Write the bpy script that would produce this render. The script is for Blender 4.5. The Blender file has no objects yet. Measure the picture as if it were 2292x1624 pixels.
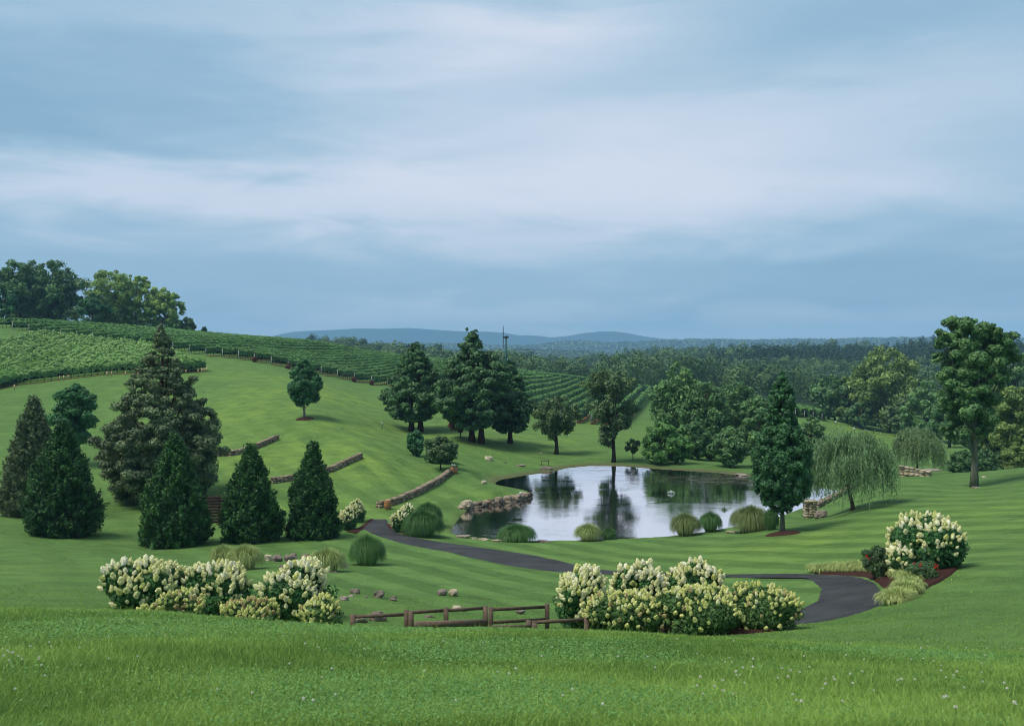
import bpy, bmesh, math, random
import numpy as np
from mathutils import Vector, Matrix, noise as mnoise
R = math.radians
rng = np.random.default_rng(7)
random.seed(7)
sc = bpy.context.scene
col = sc.collection
# ------------------------------------------------------------------ camera
F, U0, V0, EYE = 2228.0, 1146.0, 778.0, 1.7      # pixel scale of a 2292 x 1624 view
cd = bpy.data.cameras.new('camera'); cam = bpy.data.objects.new('camera', cd); col.objects.link(cam)
cam.location = (0, 0, EYE); cam.rotation_euler = (R(90), 0, 0)
cd.sensor_width = 36; cd.lens = F/2292*36; cd.shift_y = (V0-812)/2292
cd.clip_start = 0.1; cd.clip_end = 60000
cd.dof.use_dof = True; cd.dof.focus_distance = 60; cd.dof.aperture_fstop = 5.0
sc.camera = cam
# ------------------------------------------------------------------ node helper
class NT:
    def __init__(s, tree): s.t = tree
    def n(s, typ, **kw):
        nd = s.t.nodes.new(typ)
        ins = kw.pop('ins', {})
        for k, v in kw.items(): setattr(nd, k, v)
        for k, v in ins.items(): s.set(nd, k, v)
        return nd
    def set(s, nd, k, v):
        sock = nd.inputs[k]
        if isinstance(v, bpy.types.NodeSocket): s.t.links.new(v, sock)
        elif isinstance(v, bpy.types.Node): s.t.links.new(v.outputs[0], sock)
        else:
            if hasattr(sock.default_value, '__len__') and isinstance(v, (tuple, list)) and len(v) == 3 and len(sock.default_value) == 4: v = (*v, 1)
            sock.default_value = v
    def m(s, op, a, b=0.0, c=0.0, clamp=False):
        nd = s.n('ShaderNodeMath', operation=op, use_clamp=clamp)
        for i, v in enumerate((a, b, c)): s.set(nd, i, v)
        return nd.outputs[0]
    def mix(s, f, a, b, bt='MIX'):
        nd = s.n('ShaderNodeMix', data_type='RGBA', blend_type=bt)
        s.set(nd, 0, f); s.set(nd, 6, a); s.set(nd, 7, b)
        return nd.outputs[2]
    def noise(s, vec, scale, detail=3, rough=.55, dist=0.0):
        nd = s.n('ShaderNodeTexNoise'); s.set(nd, 'Vector', vec)
        for k, v in (('Scale', scale), ('Detail', detail), ('Roughness', rough), ('Distortion', dist)): nd.inputs[k].default_value = v
        return nd
    def ramp(s, f, stops, interp='LINEAR'):
        nd = s.n('ShaderNodeValToRGB'); s.set(nd, 0, f); cr = nd.color_ramp; cr.interpolation = interp
        while len(cr.elements) < len(stops): cr.elements.new(.5)
        for e, (p, c) in zip(cr.elements, stops):
            e.position = p; e.color = (*c, 1) if len(c) == 3 else c
        return nd.outputs[0]
    def maprange(s, v, a, b, c=0.0, d=1.0, smooth=False):
        nd = s.n('ShaderNodeMapRange', interpolation_type='SMOOTHSTEP' if smooth else 'LINEAR')
        for i, x in enumerate((v, a, b, c, d)): s.set(nd, i, x)
        return nd.outputs[0]
def srgb(r, g, b):
    f = lambda c: (c/255/12.92) if c/255 <= .04045 else ((c/255+.055)/1.055)**2.4
    return (f(r), f(g), f(b))
# ------------------------------------------------------------------ view transform, sun, sky
EXPO = 1.1
vs = sc.view_settings; vs.view_transform = 'Standard'; vs.look = 'None'; vs.gamma = 1; vs.exposure = EXPO; vs.use_curve_mapping = False
SUN_EL, SUN_AZ = R(60), R(-112)       # azimuth measured from +Y towards +X
sd = bpy.data.lights.new('sun', 'SUN'); so = bpy.data.objects.new('sun', sd); col.objects.link(so)
sd.energy = 1.8; sd.angle = R(26); sd.color = (1.0, .95, .87)
sv = Vector((math.sin(SUN_AZ)*math.cos(SUN_EL), math.cos(SUN_AZ)*math.cos(SUN_EL), math.sin(SUN_EL)))
so.rotation_euler = sv.to_track_quat('Z', 'Y').to_euler(); so.location = (0, 0, 200)
w = bpy.data.worlds.new('World'); sc.world = w; w.use_nodes = True
t = w.node_tree; t.nodes.clear(); N = NT(t)
tc = N.n('ShaderNodeTexCoord').outputs['Generated']
sep = N.n('ShaderNodeSeparateXYZ'); N.set(sep, 0, tc)
wx, wy, wz = sep.outputs
az = N.m('ARCTAN2', wx, wy); el = N.m('ARCSINE', wz)
elc = N.m('MAXIMUM', el, 0.0)
# cloud-layer coordinates: stretched sideways, compressed towards the horizon
cv = N.n('ShaderNodeCombineXYZ'); N.set(cv, 0, N.m('MULTIPLY', az, 1.5)); N.set(cv, 1, N.m('MULTIPLY', elc, 7.0)); N.set(cv, 2, 3.7)
warp = N.noise(cv, 1.1, 4, .55); big = N.noise(cv, 1.6, 3, .5, .3); fine = N.noise(cv, 4.0, 4, .55, .5)
azw = N.m('ADD', az, N.m('MULTIPLY', N.m('SUBTRACT', warp.outputs[0], .5), .7))
elw = N.m('ADD', elc, N.m('MULTIPLY', N.m('SUBTRACT', fine.outputs[0], .5), .10))
def pix(u, v): return math.atan2(u-U0, F), math.atan2(V0-v, math.hypot(F, u-U0))
acc = None
for (u, v, su, sv_, wgt) in [(960, 90, 260, 75, .48), (1300, 430, 600, 95, .55), (250, 410, 520, 60, .48), (1100, 260, 300, 80, .08), (1750, 250, 420, 60, .2),
                            (150, 320, 330, 48, -.45), (500, 250, 330, 45, -.2), (2050, 620, 420, 60, -.2), (1650, 640, 500, 35, -.05), (1350, 440, 750, 150, .16), (600, 590, 650, 40, -.05), (2050, 60, 220, 70, -.22), (2000, 110, 700, 120, .30), (1500, 735, 1200, 40, .50),
                            (200, 150, 420, 70, -.12), (300, 10, 420, 40, .22), (420, 735, 300, 30, .15), (1900, 400, 400, 50, .1)]:
    a0, e0 = pix(u, v)
    g = N.m('ADD', N.m('POWER', N.m('MULTIPLY', N.m('ABSOLUTE', N.m('SUBTRACT', azw, a0)), F/su), 2.0), N.m('POWER', N.m('MULTIPLY', N.m('ABSOLUTE', N.m('SUBTRACT', elw, e0)), F/sv_), 2.0))
    g = N.m('MULTIPLY', N.m('EXPONENT', N.m('MULTIPLY', g, -.5)), wgt)
    acc = g if acc is None else N.m('ADD', acc, g)
acc = N.m('ADD', acc, N.m('MULTIPLY', N.m('SUBTRACT', big.outputs[0], .5), .5))
acc = N.m('ADD', acc, N.m('MULTIPLY', N.m('SUBTRACT', fine.outputs[0], .5), .15))
high = N.maprange(el, .35, .8, 0, .35, True)      # the thin cloud overhead lets more light through
acc = N.m('ADD', N.m('ADD', acc, high), .22)
k = 1.30/2**EXPO
sc3 = lambda c: tuple(x*k for x in c)
ccol = N.ramp(acc, [(0.0, sc3(srgb(122, 159, 184))), (.3, sc3(srgb(142, 172, 195))), (.6, sc3(srgb(166, 187, 205))), (1.0, sc3(srgb(200, 206, 220)))])
sky = N.n('ShaderNodeTexSky', sky_type='NISHITA'); sky.sun_disc = False; sky.sun_elevation = SUN_EL; sky.sun_rotation = SUN_AZ
b1 = N.n('ShaderNodeBackground'); N.set(b1, 0, sky.outputs[0]); b1.inputs[1].default_value = .05
b2 = N.n('ShaderNodeBackground'); N.set(b2, 0, ccol); b2.inputs[1].default_value = 1.0
mx = N.n('ShaderNodeMixShader'); mx.inputs[0].default_value = .93; N.set(mx, 1, b1); N.set(mx, 2, b2)
wo = N.n('ShaderNodeOutputWorld'); t.links.new(mx.outputs[0], wo.inputs[0])
w.cycles.sampling_method = 'MANUAL'; w.cycles.sample_map_resolution = 512
cy = sc.cycles
cy.use_denoising = True; cy.denoising_prefilter = 'ACCURATE'; cy.pixel_filter_type = 'BLACKMAN_HARRIS'; cy.filter_width = 1.0; cy.max_bounces = 5; cy.diffuse_bounces = 2; cy.glossy_bounces = 2; cy.transmission_bounces = 3; cy.volume_bounces = 0; cy.transparent_max_bounces = 6
cy.caustics_reflective = False; cy.caustics_refractive = False; cy.use_adaptive_sampling = True; cy.adaptive_threshold = .02
# ------------------------------------------------------------------ object helpers
def tag(o, label=None, cat=None, group=None, kind=None):
    if label: o['label'] = label
    if cat: o['category'] = cat
    if group: o['group'] = group
    if kind: o['kind'] = kind
    return o
def empty(name, loc, label, cat, group=None, rz=0):
    o = bpy.data.objects.new(name, None); col.objects.link(o); o.location = loc; o.rotation_euler.z = rz; o.empty_display_size = .2
    return tag(o, label, cat, group)
def link(name, me, parent=None, loc=None):
    o = bpy.data.objects.new(name, me); col.objects.link(o)
    if parent: o.parent = parent
    if loc is not None: o.location = loc
    return o
def copy_tree(o, parent=None):
    c = o.copy(); col.objects.link(c)
    if parent: c.parent = parent
    for ch in [x for x in KIDS.get(o.name, [])]: copy_tree(ch, c)
    return c
KIDS = {}
def mesh_np(name, V, faces, mat, tint=None, smooth=False):
    """V (n,3); faces: list of int arrays (m,k) - all k the same inside one array"""
    me = bpy.data.meshes.new(name)
    faces = [f for f in faces if len(f)]
    nl = sum(f.size for f in faces); nf = sum(len(f) for f in faces)
    me.vertices.add(len(V)); me.vertices.foreach_set('co', np.ascontiguousarray(V, dtype=np.float32).ravel())
    me.loops.add(nl); me.loops.foreach_set('vertex_index', np.concatenate([f.ravel() for f in faces]).astype(np.int32))
    me.polygons.add(nf)
    tot = np.concatenate([np.full(len(f), f.shape[1]) for f in faces]).astype(np.int32)
    me.polygons.foreach_set('loop_start', np.concatenate([[0], np.cumsum(tot)[:-1]]).astype(np.int32))
    me.polygons.foreach_set('loop_total', tot)
    if smooth: me.polygons.foreach_set('use_smooth', np.ones(nf, dtype=bool))
    if tint is not None:
        a = me.attributes.new('tint', 'FLOAT', 'FACE'); a.data.foreach_set('value', np.asarray(tint, dtype=np.float32))
    me.update(calc_edges=True)
    if mat: me.materials.append(mat)
    return me
def unit(a): return a/np.maximum(np.linalg.norm(a, axis=-1, keepdims=True), 1e-9)
def leaf_quads(C, size, nrm=None, jit=.8, aspect=.55, up=None):
    n = len(C)
    nr = rng.normal(size=(n, 3))
    if nrm is not None: nr = unit(nrm) + nr*jit*.6
    nr = unit(nr)
    h = rng.normal(size=(n, 3)) if up is None else up + rng.normal(size=(n, 3))*.35
    a = unit(h - nr*np.sum(h*nr, axis=1, keepdims=True)); b = np.cross(nr, a)
    s = (np.broadcast_to(size, (n,)) * rng.uniform(.6, 1.35, n))[:, None]
    V = np.stack([C-a*s, C-b*s*aspect+a*s*.1, C+a*s, C+b*s*aspect+a*s*.1], axis=1).reshape(-1, 3)
    return V, np.arange(4*n).reshape(n, 4)
def merge(parts):
    Vs, Fs, off = [], [], 0
    for V, f in parts:
        Vs.append(V); Fs += [x+off for x in (f if isinstance(f, list) else [f])]; off += len(V)
    return np.concatenate(Vs), Fs
def tube(pts, rad, seg=7, cap=True):
    pts = np.asarray(pts, float); rad = np.broadcast_to(rad, (len(pts),))
    tg = unit(np.gradient(pts, axis=0)); ref = np.array([.13, .97, .2]) if abs(tg[0][1]) < .9 else np.array([1., 0, 0])
    a = unit(np.cross(tg, ref)); b = np.cross(tg, a)
    th = np.linspace(0, 2*np.pi, seg, endpoint=False)
    ring = pts[:, None, :] + rad[:, None, None]*(np.cos(th)[None, :, None]*a[:, None, :] + np.sin(th)[None, :, None]*b[:, None, :])
    V = ring.reshape(-1, 3); n = len(pts); i = np.arange(n-1)[:, None]*seg; j = np.arange(seg)[None, :]
    f = np.stack([i+j, i+(j+1) % seg, i+seg+(j+1) % seg, i+seg+j], axis=-1).reshape(-1, 4)
    fs = [f]
    if cap: fs.append((np.arange(seg)+(n-1)*seg)[None, :]); fs.append(np.arange(seg)[::-1][None, :])
    return V, fs
def box(c, s, rz=0.0, jit=0.0):
    c = np.asarray(c, float); s = np.asarray(s, float)/2
    V = np.array([[x, y, z] for z in (-1, 1) for y in (-1, 1) for x in (-1, 1)], float)*s
    if jit: V += rng.normal(size=V.shape)*jit
    V = V @ np.array([[math.cos(rz), math.sin(rz), 0], [-math.sin(rz), math.cos(rz), 0], [0, 0, 1]]) + c
    return V, np.array([[0, 2, 3, 1], [4, 5, 7, 6], [0, 1, 5, 4], [2, 6, 7, 3], [0, 4, 6, 2], [1, 3, 7, 5]])
def beam(p, q, w, h):
    """rectangular timber from p to q"""
    p, q = np.asarray(p, float), np.asarray(q, float); d = unit(q-p); up = np.array([0, 0, 1.]) if abs(d[2]) < .9 else np.array([0, 1., 0])
    s = unit(np.cross(d, up)); u = np.cross(s, d)
    V = np.array([e + s*w/2*i + u*h/2*j for e in (p, q) for (i, j) in ((-1, -1), (1, -1), (1, 1), (-1, 1))])
    return V, np.array([[0, 1, 2, 3], [7, 6, 5, 4], [0, 4, 5, 1], [1, 5, 6, 2], [2, 6, 7, 3], [3, 7, 4, 0]])
# ------------------------------------------------------------------ materials
def mat(name):
    m = bpy.data.materials.new(name); m.use_nodes = True; m.node_tree.nodes.clear(); return m, NT(m.node_tree)
def finish(m, N, sh, disp=None):
    o = N.n('ShaderNodeOutputMaterial'); m.node_tree.links.new(sh.outputs[0] if isinstance(sh, bpy.types.Node) else sh, o.inputs[0]); return m
def principled(N, colr, rough=.8, spec=.3, bump=None, **kw):
    p = N.n('ShaderNodeBsdfPrincipled'); N.set(p, 'Base Color', colr); N.set(p, 'Roughness', rough); N.set(p, 'Specular IOR Level', spec)
    if bump is not None: N.set(p, 'Normal', bump)
    for k_, v_ in kw.items(): N.set(p, k_, v_)
    return p
def bumpn(N, h, strength=.5, dist=.05):
    b = N.n('ShaderNodeBump'); N.set(b, 'Height', h); b.inputs['Strength'].default_value = strength; b.inputs['Distance'].default_value = dist; return b.outputs[0]
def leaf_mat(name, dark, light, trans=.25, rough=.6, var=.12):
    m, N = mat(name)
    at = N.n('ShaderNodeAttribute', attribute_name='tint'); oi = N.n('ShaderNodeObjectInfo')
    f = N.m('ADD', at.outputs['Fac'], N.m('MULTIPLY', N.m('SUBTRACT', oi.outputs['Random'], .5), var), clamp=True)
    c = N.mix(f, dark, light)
    p = principled(N, c, rough, .25)
    tr = N.n('ShaderNodeBsdfTranslucent'); N.set(tr, 0, c)
    mx = N.n('ShaderNodeMixShader'); mx.inputs[0].default_value = trans; N.set(mx, 1, p); N.set(mx, 2, tr)
    return finish(m, N, mx)
def plain_mat(name, c1, c2, scale=6, rough=.8, spec=.3, bump=.4, bd=.02, stretch=(1, 1, 1), metal=0):
    m, N = mat(name); tc = N.n('ShaderNodeTexCoord').outputs['Object']
    mp = N.n('ShaderNodeMapping'); N.set(mp, 0, tc); mp.inputs['Scale'].default_value = stretch
    nz = N.noise(mp, scale, 5, .6)
    f = N.maprange(nz.outputs[0], .3, .7)
    at = N.n('ShaderNodeAttribute', attribute_name='tint')
    f = N.m('ADD', N.m('MULTIPLY', f, .6), N.m('MULTIPLY', at.outputs['Fac'], .6), clamp=True)
    return finish(m, N, principled(N, N.mix(f, c1, c2), rough, spec, bumpn(N, nz.outputs[0], bump, bd), Metallic=metal))
M = {}
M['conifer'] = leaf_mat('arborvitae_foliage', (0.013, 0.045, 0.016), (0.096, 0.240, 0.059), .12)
M['cedar'] = leaf_mat('cedar_foliage', (0.022, 0.059, 0.022), (0.116, 0.235, 0.077), .12)
M['bigcedar'] = leaf_mat('brown_green_cedar_foliage', (0.048, 0.076, 0.036), (0.222, 0.295, 0.127), .12)
M['maple'] = leaf_mat('dark_broadleaf_foliage', (0.019, 0.068, 0.027), (0.084, 0.244, 0.081), .2)
M['pear'] = leaf_mat('columnar_tree_foliage', (0.019, 0.058, 0.026), (0.090, 0.233, 0.081), .2)
M['oak'] = leaf_mat('deep_green_foliage', (0.035, 0.089, 0.035), (0.165, 0.307, 0.099), .2)
M['syc'] = leaf_mat('olive_green_foliage', (0.073, 0.132, 0.038), (0.261, 0.364, 0.100), .22)
M['sycl'] = leaf_mat('yellow_green_foliage', (0.112, 0.202, 0.058), (0.416, 0.581, 0.160), .35)
M['mid'] = leaf_mat('mid_green_foliage', (0.046, 0.113, 0.043), (0.186, 0.340, 0.107), .22)
M['bright'] = leaf_mat('bright_green_foliage', (0.058, 0.156, 0.039), (0.195, 0.390, 0.101), .3)
M['dog'] = leaf_mat('muted_green_foliage', (0.049, 0.095, 0.037), (0.164, 0.250, 0.096), .22)
M['willow'] = leaf_mat('willow_foliage', (0.069, 0.134, 0.059), (0.277, 0.430, 0.189), .25)
M['willow2'] = leaf_mat('pale_willow_foliage', (0.118, 0.193, 0.080), (0.302, 0.412, 0.185), .25)
M['walnut'] = leaf_mat('tall_tree_foliage', (0.033, 0.089, 0.033), (0.175, 0.326, 0.104), .2)
M['red'] = leaf_mat('dark_red_foliage', (0.060, 0.030, 0.018), (0.165, 0.060, 0.033), .2)
M['vine'] = leaf_mat('vine_foliage', (0.075, 0.180, 0.048), (0.236, 0.406, 0.104), .25)
M['vineB'] = leaf_mat('trimmed_vine_foliage', (0.057, 0.152, 0.045), (0.193, 0.365, 0.097), .22)
M['hyd'] = leaf_mat('hydrangea_leaves', (0.018, 0.066, 0.018), (0.075, 0.215, 0.053), .2)
M['hyd2'] = leaf_mat('low_hydrangea_leaves', (0.035, 0.091, 0.025), (0.112, 0.210, 0.056), .2)
M['rose'] = leaf_mat('rose_leaves', (0.039, 0.087, 0.035), (0.117, 0.195, 0.069), .2)
M['mound'] = leaf_mat('dark_ornamental_grass_blades', (0.024, 0.082, 0.018), (0.102, 0.228, 0.058), .25)
M['moundtan'] = leaf_mat('feathery_tan_tipped_grass_blades', (0.042, 0.120, 0.026), (0.228, 0.276, 0.096), .25)
M['moundlt'] = leaf_mat('pale_variegated_grass_blades', (0.120, 0.190, 0.045), (0.360, 0.430, 0.150), .3)
M['lirio'] = leaf_mat('yellow_green_border_grass_blades', (0.218, 0.310, 0.081), (0.552, 0.598, 0.230), .3)
M['grass'] = leaf_mat('meadow_grass_blades', (0.083, 0.180, 0.032), (0.382, 0.552, 0.113), .35)
M['clover'] = leaf_mat('clover_leaves', (0.062, 0.166, 0.035), (0.179, 0.344, 0.089), .3)
M['far'] = leaf_mat('distant_wood_foliage', (0.030, 0.081, 0.032), (0.128, 0.209, 0.065), .15)
M['farpine'] = leaf_mat('distant_pine_foliage', (0.010, 0.038, 0.019), (0.034, 0.077, 0.033), .1)
M['ridge'] = leaf_mat('ridge_wood_foliage', (0.029, 0.072, 0.031), (0.117, 0.163, 0.072), .0)
M['bloom'] = leaf_mat('cream_hydrangea_blossom', (.72, .72, .30), (.95, .92, .60), .25, .7, .7)
M['bloomw'] = leaf_mat('white_hydrangea_blossom', (.86, .84, .52), (.98, .95, .78), .25, .7, .5)
M['blooml'] = leaf_mat('lime_hydrangea_blossom', (.50, .56, .15), (.84, .82, .34), .25, .7, .6)
M['bloomb'] = leaf_mat('tan_hydrangea_blossom', (0.400, 0.300, 0.120), (0.600, 0.520, 0.250), .25, .7, .4)
M['redf'] = leaf_mat('red_rose_petals', (0.500, 0.012, 0.010), (0.720, 0.050, 0.030), .2)
M['white'] = leaf_mat('clover_blossom', (0.520, 0.550, 0.420), (0.800, 0.760, 0.660), .2)
M['bark'] = plain_mat('bark', (.030, .022, .016), (.105, .080, .058), 5, .95, .1, .8, .05, (1, 1, .25))
M['palebark'] = plain_mat('pale_bark', (.16, .14, .11), (.42, .39, .33), 2, .9, .1, .5, .05, (1, 1, .3))
M['greybark'] = plain_mat('lichen_grey_bark', (.09, .095, .065), (.24, .24, .17), 4, .95, .1, .8, .05, (1, 1, .25))
M['redbark'] = plain_mat('reddish_bark', (.040, .018, .012), (.120, .060, .040), 5, .95, .1, .8, .05, (1, 1, .25))
M['stone'] = plain_mat('field_stone', (.075, .052, .034), (.34, .27, .19), 2.5, .9, .2, .8, .06)
M['rock'] = plain_mat('rough_rock', (.060, .042, .034), (.30, .25, .20), 4, .92, .2, .9, .06)
M['palestone'] = plain_mat('pale_tan_stone', (.20, .15, .09), (.50, .42, .30), 3, .9, .2, .8, .05)
M['timber'] = plain_mat('weathered_timber', (.050, .034, .024), (.165, .118, .082), 9, .85, .2, .5, .01, (1, 1, 1))
M['darktimber'] = plain_mat('dark_stained_boards', (.012, .006, .005), (.035, .018, .014), 3, .8, .2, .3, .01, (1, 1, 8))
M['barrel'] = plain_mat('oak_barrel_staves', (.22, .085, .025), (.42, .19, .06), 6, .6, .3, .3, .01, (4, 4, .4))
M['hoop'] = plain_mat('barrel_hoop_metal', (.10, .09, .08), (.30, .27, .24), 12, .5, .5, .1, .002, metal=.6)
M['post'] = plain_mat('galvanised_post', (.30, .31, .30), (.58, .58, .56), 3, .6, .4, .2, .01)
M['vtrunk'] = plain_mat('vine_trunk_bark', (.030, .020, .014), (.075, .052, .036), 8, .95, .1)
M['net'] = plain_mat('dark_fruit_zone_netting', (.008, .014, .008), (.025, .034, .018), 6, .95, .1)
M['tube'] = plain_mat('tan_grow_tube', (.46, .30, .15), (.66, .46, .27), 3, .7, .3)
M['soil'] = plain_mat('red_soil', (.16, .075, .035), (.34, .19, .095), 1.2, .98, .1, .6, .05)
M['green'] = plain_mat('green_painted_steel', (.020, .085, .062), (.040, .150, .110), .7, .45, .5, .1, .01)
M['dark'] = plain_mat('dark_metal', (.020, .024, .024), (.055, .060, .060), 3, .5, .5, .1, .01)
M['whitem'] = plain_mat('white_painted_metal', (.55, .56, .57), (.80, .80, .80), 3, .5, .5, .1, .01)
def mk_asphalt():
    m, N = mat('asphalt'); tc = N.n('ShaderNodeTexCoord').outputs['Object']
    a = N.noise(tc, 28, 3, .8); b = N.noise(tc, .5, 4, .6); sp = N.noise(tc, 9, 3, .7)
    f = N.m('ADD', N.m('MULTIPLY', N.maprange(a.outputs[0], .3, .7), .5), N.m('MULTIPLY', N.maprange(b.outputs[0], .35, .65), .7))
    c = N.mix(f, (.016, .017, .018), (.050, .051, .053))
    c = N.mix(N.maprange(sp.outputs[0], .62, .74), c, (.10, .10, .10))
    return finish(m, N, principled(N, c, .9, .2, bumpn(N, a.outputs[0], .7, .03)))
M['asphalt'] = mk_asphalt()
def mk_mulch():
    m, N = mat('mulch'); tc = N.n('ShaderNodeTexCoord').outputs['Object']
    a = N.noise(tc, 14, 4, .8); v = N.n('ShaderNodeTexVoronoi'); N.set(v, 'Vector', tc); v.inputs['Scale'].default_value = 18
    c = N.mix(N.maprange(a.outputs[0], .3, .7), (.022, .009, .007), (.085, .036, .026))
    c = N.mix(N.maprange(v.outputs['Distance'], .0, .12, 1, 0), c, (.17, .10, .07))
    return finish(m, N, principled(N, c, .97, .1, bumpn(N, a.outputs[0], 1, .08)))
M['mulch'] = mk_mulch()
def mk_ground():
    m, N = mat('turf'); tc = N.n('ShaderNodeTexCoord').outputs['Object']
    yel = N.n('ShaderNodeAttribute', attribute_name='yel').outputs['Fac']; mow = N.n('ShaderNodeAttribute', attribute_name='mow').outputs['Fac']
    wd = N.n('ShaderNodeAttribute', attribute_name='wood').outputs['Fac']; bank = N.n('ShaderNodeAttribute', attribute_name='bank').outputs['Fac']
    n1 = N.noise(tc, .045, 4, .6); n2 = N.noise(tc, .35, 5, .65, .6); n3 = N.noise(tc, 2.6, 4, .7); n4 = N.noise(tc, 22, 3, .75)
    f = N.m('ADD', N.m('MULTIPLY', N.maprange(n2.outputs[0], .32, .68), .45), N.m('MULTIPLY', N.maprange(n3.outputs[0], .3, .7), .30))
    f = N.m('ADD', f, N.m('MULTIPLY', N.maprange(n4.outputs[0], .3, .7), .25))
    c = N.mix(f, (.046, .098, .021), (.118, .214, .054))
    yf = N.m('MULTIPLY', yel, N.maprange(n1.outputs[0], .30, .62), clamp=True)
    yf2 = N.m('MULTIPLY', yf, N.maprange(n2.outputs[0], .30, .65), clamp=True)
    c = N.mix(yf2, c, (.160, .245, .040))
    # mowing stripes: two passes in world metres, bent by the mower's line
    mp = N.n('ShaderNodeMapping'); N.set(mp, 0, tc); mp.inputs['Rotation'].default_value = (0, 0, R(-28))
    wv = N.n('ShaderNodeTexWave', wave_type='BANDS', bands_direction='X'); N.set(wv, 0, mp)
    wv.inputs['Scale'].default_value = .085; wv.inputs['Distortion'].default_value = 2.2; wv.inputs['Detail'].default_value = 1.5; wv.inputs['Detail Scale'].default_value = .5
    st = N.m('MULTIPLY', N.maprange(wv.outputs[1], .3, .7, -1, 1, True), N.m('MULTIPLY', mow, .17))
    c = N.mix(1.0, c, N.n('ShaderNodeCombineColor', ins={0: N.m('ADD', st, 1.0), 1: N.m('ADD', N.m('MULTIPLY', st, .85), 1.0), 2: N.m('ADD', st, 1.0)}), 'MULTIPLY')
    mud = N.mix(N.maprange(n3.outputs[0], .3, .7), (.060, .048, .026), (.130, .110, .060))
    c = N.mix(N.m('MULTIPLY', bank, N.maprange(n3.outputs[0], .25, .6), clamp=True), c, mud)
    c = N.mix(wd, c, (.028, .050, .022))
    h = N.m('ADD', N.m('MULTIPLY', n2.outputs[0], 1.6), N.m('MULTIPLY', n3.outputs[0], .45))
    h = N.m('ADD', h, N.m('MULTIPLY', n4.outputs[0], .10))
    return finish(m, N, principled(N, c, .9, .12, bumpn(N, h, .85, .32)))
M['turf'] = mk_ground()
def mk_hill(name, c1, c2, sc_):
    m, N = mat(name); tc = N.n('ShaderNodeTexCoord').outputs['Object']
    a = N.noise(tc, sc_, 6, .7)
    return finish(m, N, principled(N, N.mix(N.maprange(a.outputs[0], .3, .7), c1, c2), .95, .05, bumpn(N, a.outputs[0], .6, 8)))
M['hill'] = mk_hill('wooded_hillside', (.014, .034, .018), (.034, .058, .030), .03)
M['mount'] = mk_hill('mountain_woodland', (.010, .026, .026), (.024, .045, .040), .006)
def mk_water():
    m, N = mat('pond_water'); tc = N.n('ShaderNodeTexCoord').outputs['Object']
    mp = N.n('ShaderNodeMapping'); N.set(mp, 0, tc); mp.inputs['Scale'].default_value = (.55, 1.3, 1)
    a = N.noise(mp, 2.4, 4, .6, .3); b = N.noise(mp, .12, 3, .6, 1.0); a2 = N.noise(mp, 9, 2, .5)
    rp = N.maprange(b.outputs[0], .38, .66, .12, 1.0)
    at = N.n('ShaderNodeAttribute', attribute_name='scum').outputs['Fac']
    rp = N.m('MULTIPLY', rp, N.m('ADD', 1.0, N.m('MULTIPLY', at, 2.0)))
    h = N.m('MULTIPLY', N.m('ADD', a.outputs[0], N.m('MULTIPLY', a2.outputs[0], .35)), rp)
    bp = bumpn(N, h, .15, .06)
    fr = N.n('ShaderNodeFresnel'); fr.inputs['IOR'].default_value = 2.5; N.set(fr, 'Normal', bp)
    g = N.n('ShaderNodeBsdfGlossy'); N.set(g, 0, (.98, .95, .96)); N.set(g, 'Roughness', .045); N.set(g, 'Normal', bp)
    sc_n = N.noise(mp, .9, 5, .7, 1.0)
    sm = N.m('MULTIPLY', at, N.maprange(sc_n.outputs[0], .42, .56), clamp=True)
    d = N.n('ShaderNodeBsdfDiffuse'); N.set(d, 0, N.mix(sm, (.010, .014, .011), (.090, .085, .070)))
    mx = N.n('ShaderNodeMixShader'); N.set(mx, 0, N.m('MULTIPLY', fr.outputs[0], N.m('SUBTRACT', 1.0, N.m('MULTIPLY', sm, .55)))); N.set(mx, 1, d); N.set(mx, 2, g)
    return finish(m, N, mx)
M['water'] = mk_water()
# ------------------------------------------------------------------ terrain
WATER = -16.0                        # below the eye
def shore_pt(u, v): d = -WATER*F/(v-V0); return ((u-U0)/F*d, d)
POND = [(1003, 1195), (1010, 1175), (1028, 1152), (1043, 1138), (1070, 1133), (1110, 1127), (1150, 1121), (1183, 1115), (1188, 1106), (1178, 1098), (1130, 1090), (1098, 1083), (1120, 1071), (1180, 1062), (1240, 1053),
        (1262, 1046), (1330, 1040), (1400, 1042), (1500, 1050), (1600, 1056), (1680, 1065), (1740, 1074), (1800, 1084), (1850, 1092), (1888, 1096), (1845, 1117), (1806, 1136), (1740, 1160), (1650, 1180), (1560, 1195), (1490, 1203),
        (1380, 1208), (1280, 1211), (1200, 1213), (1120, 1210), (1060, 1203), (1012, 1199)]
PW = np.array([shore_pt(*p) for p in POND])
def resample_closed(P, n):
    Q = np.vstack([P, P[:1]]); s = np.concatenate([[0], np.cumsum(np.linalg.norm(np.diff(Q, axis=0), axis=1))])
    tt = np.linspace(0, s[-1], n, endpoint=False); R_ = np.stack([np.interp(tt, s, Q[:, i]) for i in range(2)], 1)
    for _ in range(2): R_ = (np.roll(R_, 1, 0)+2*R_+np.roll(R_, -1, 0))/4
    return R_
PS = resample_closed(PW, 150)
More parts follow.
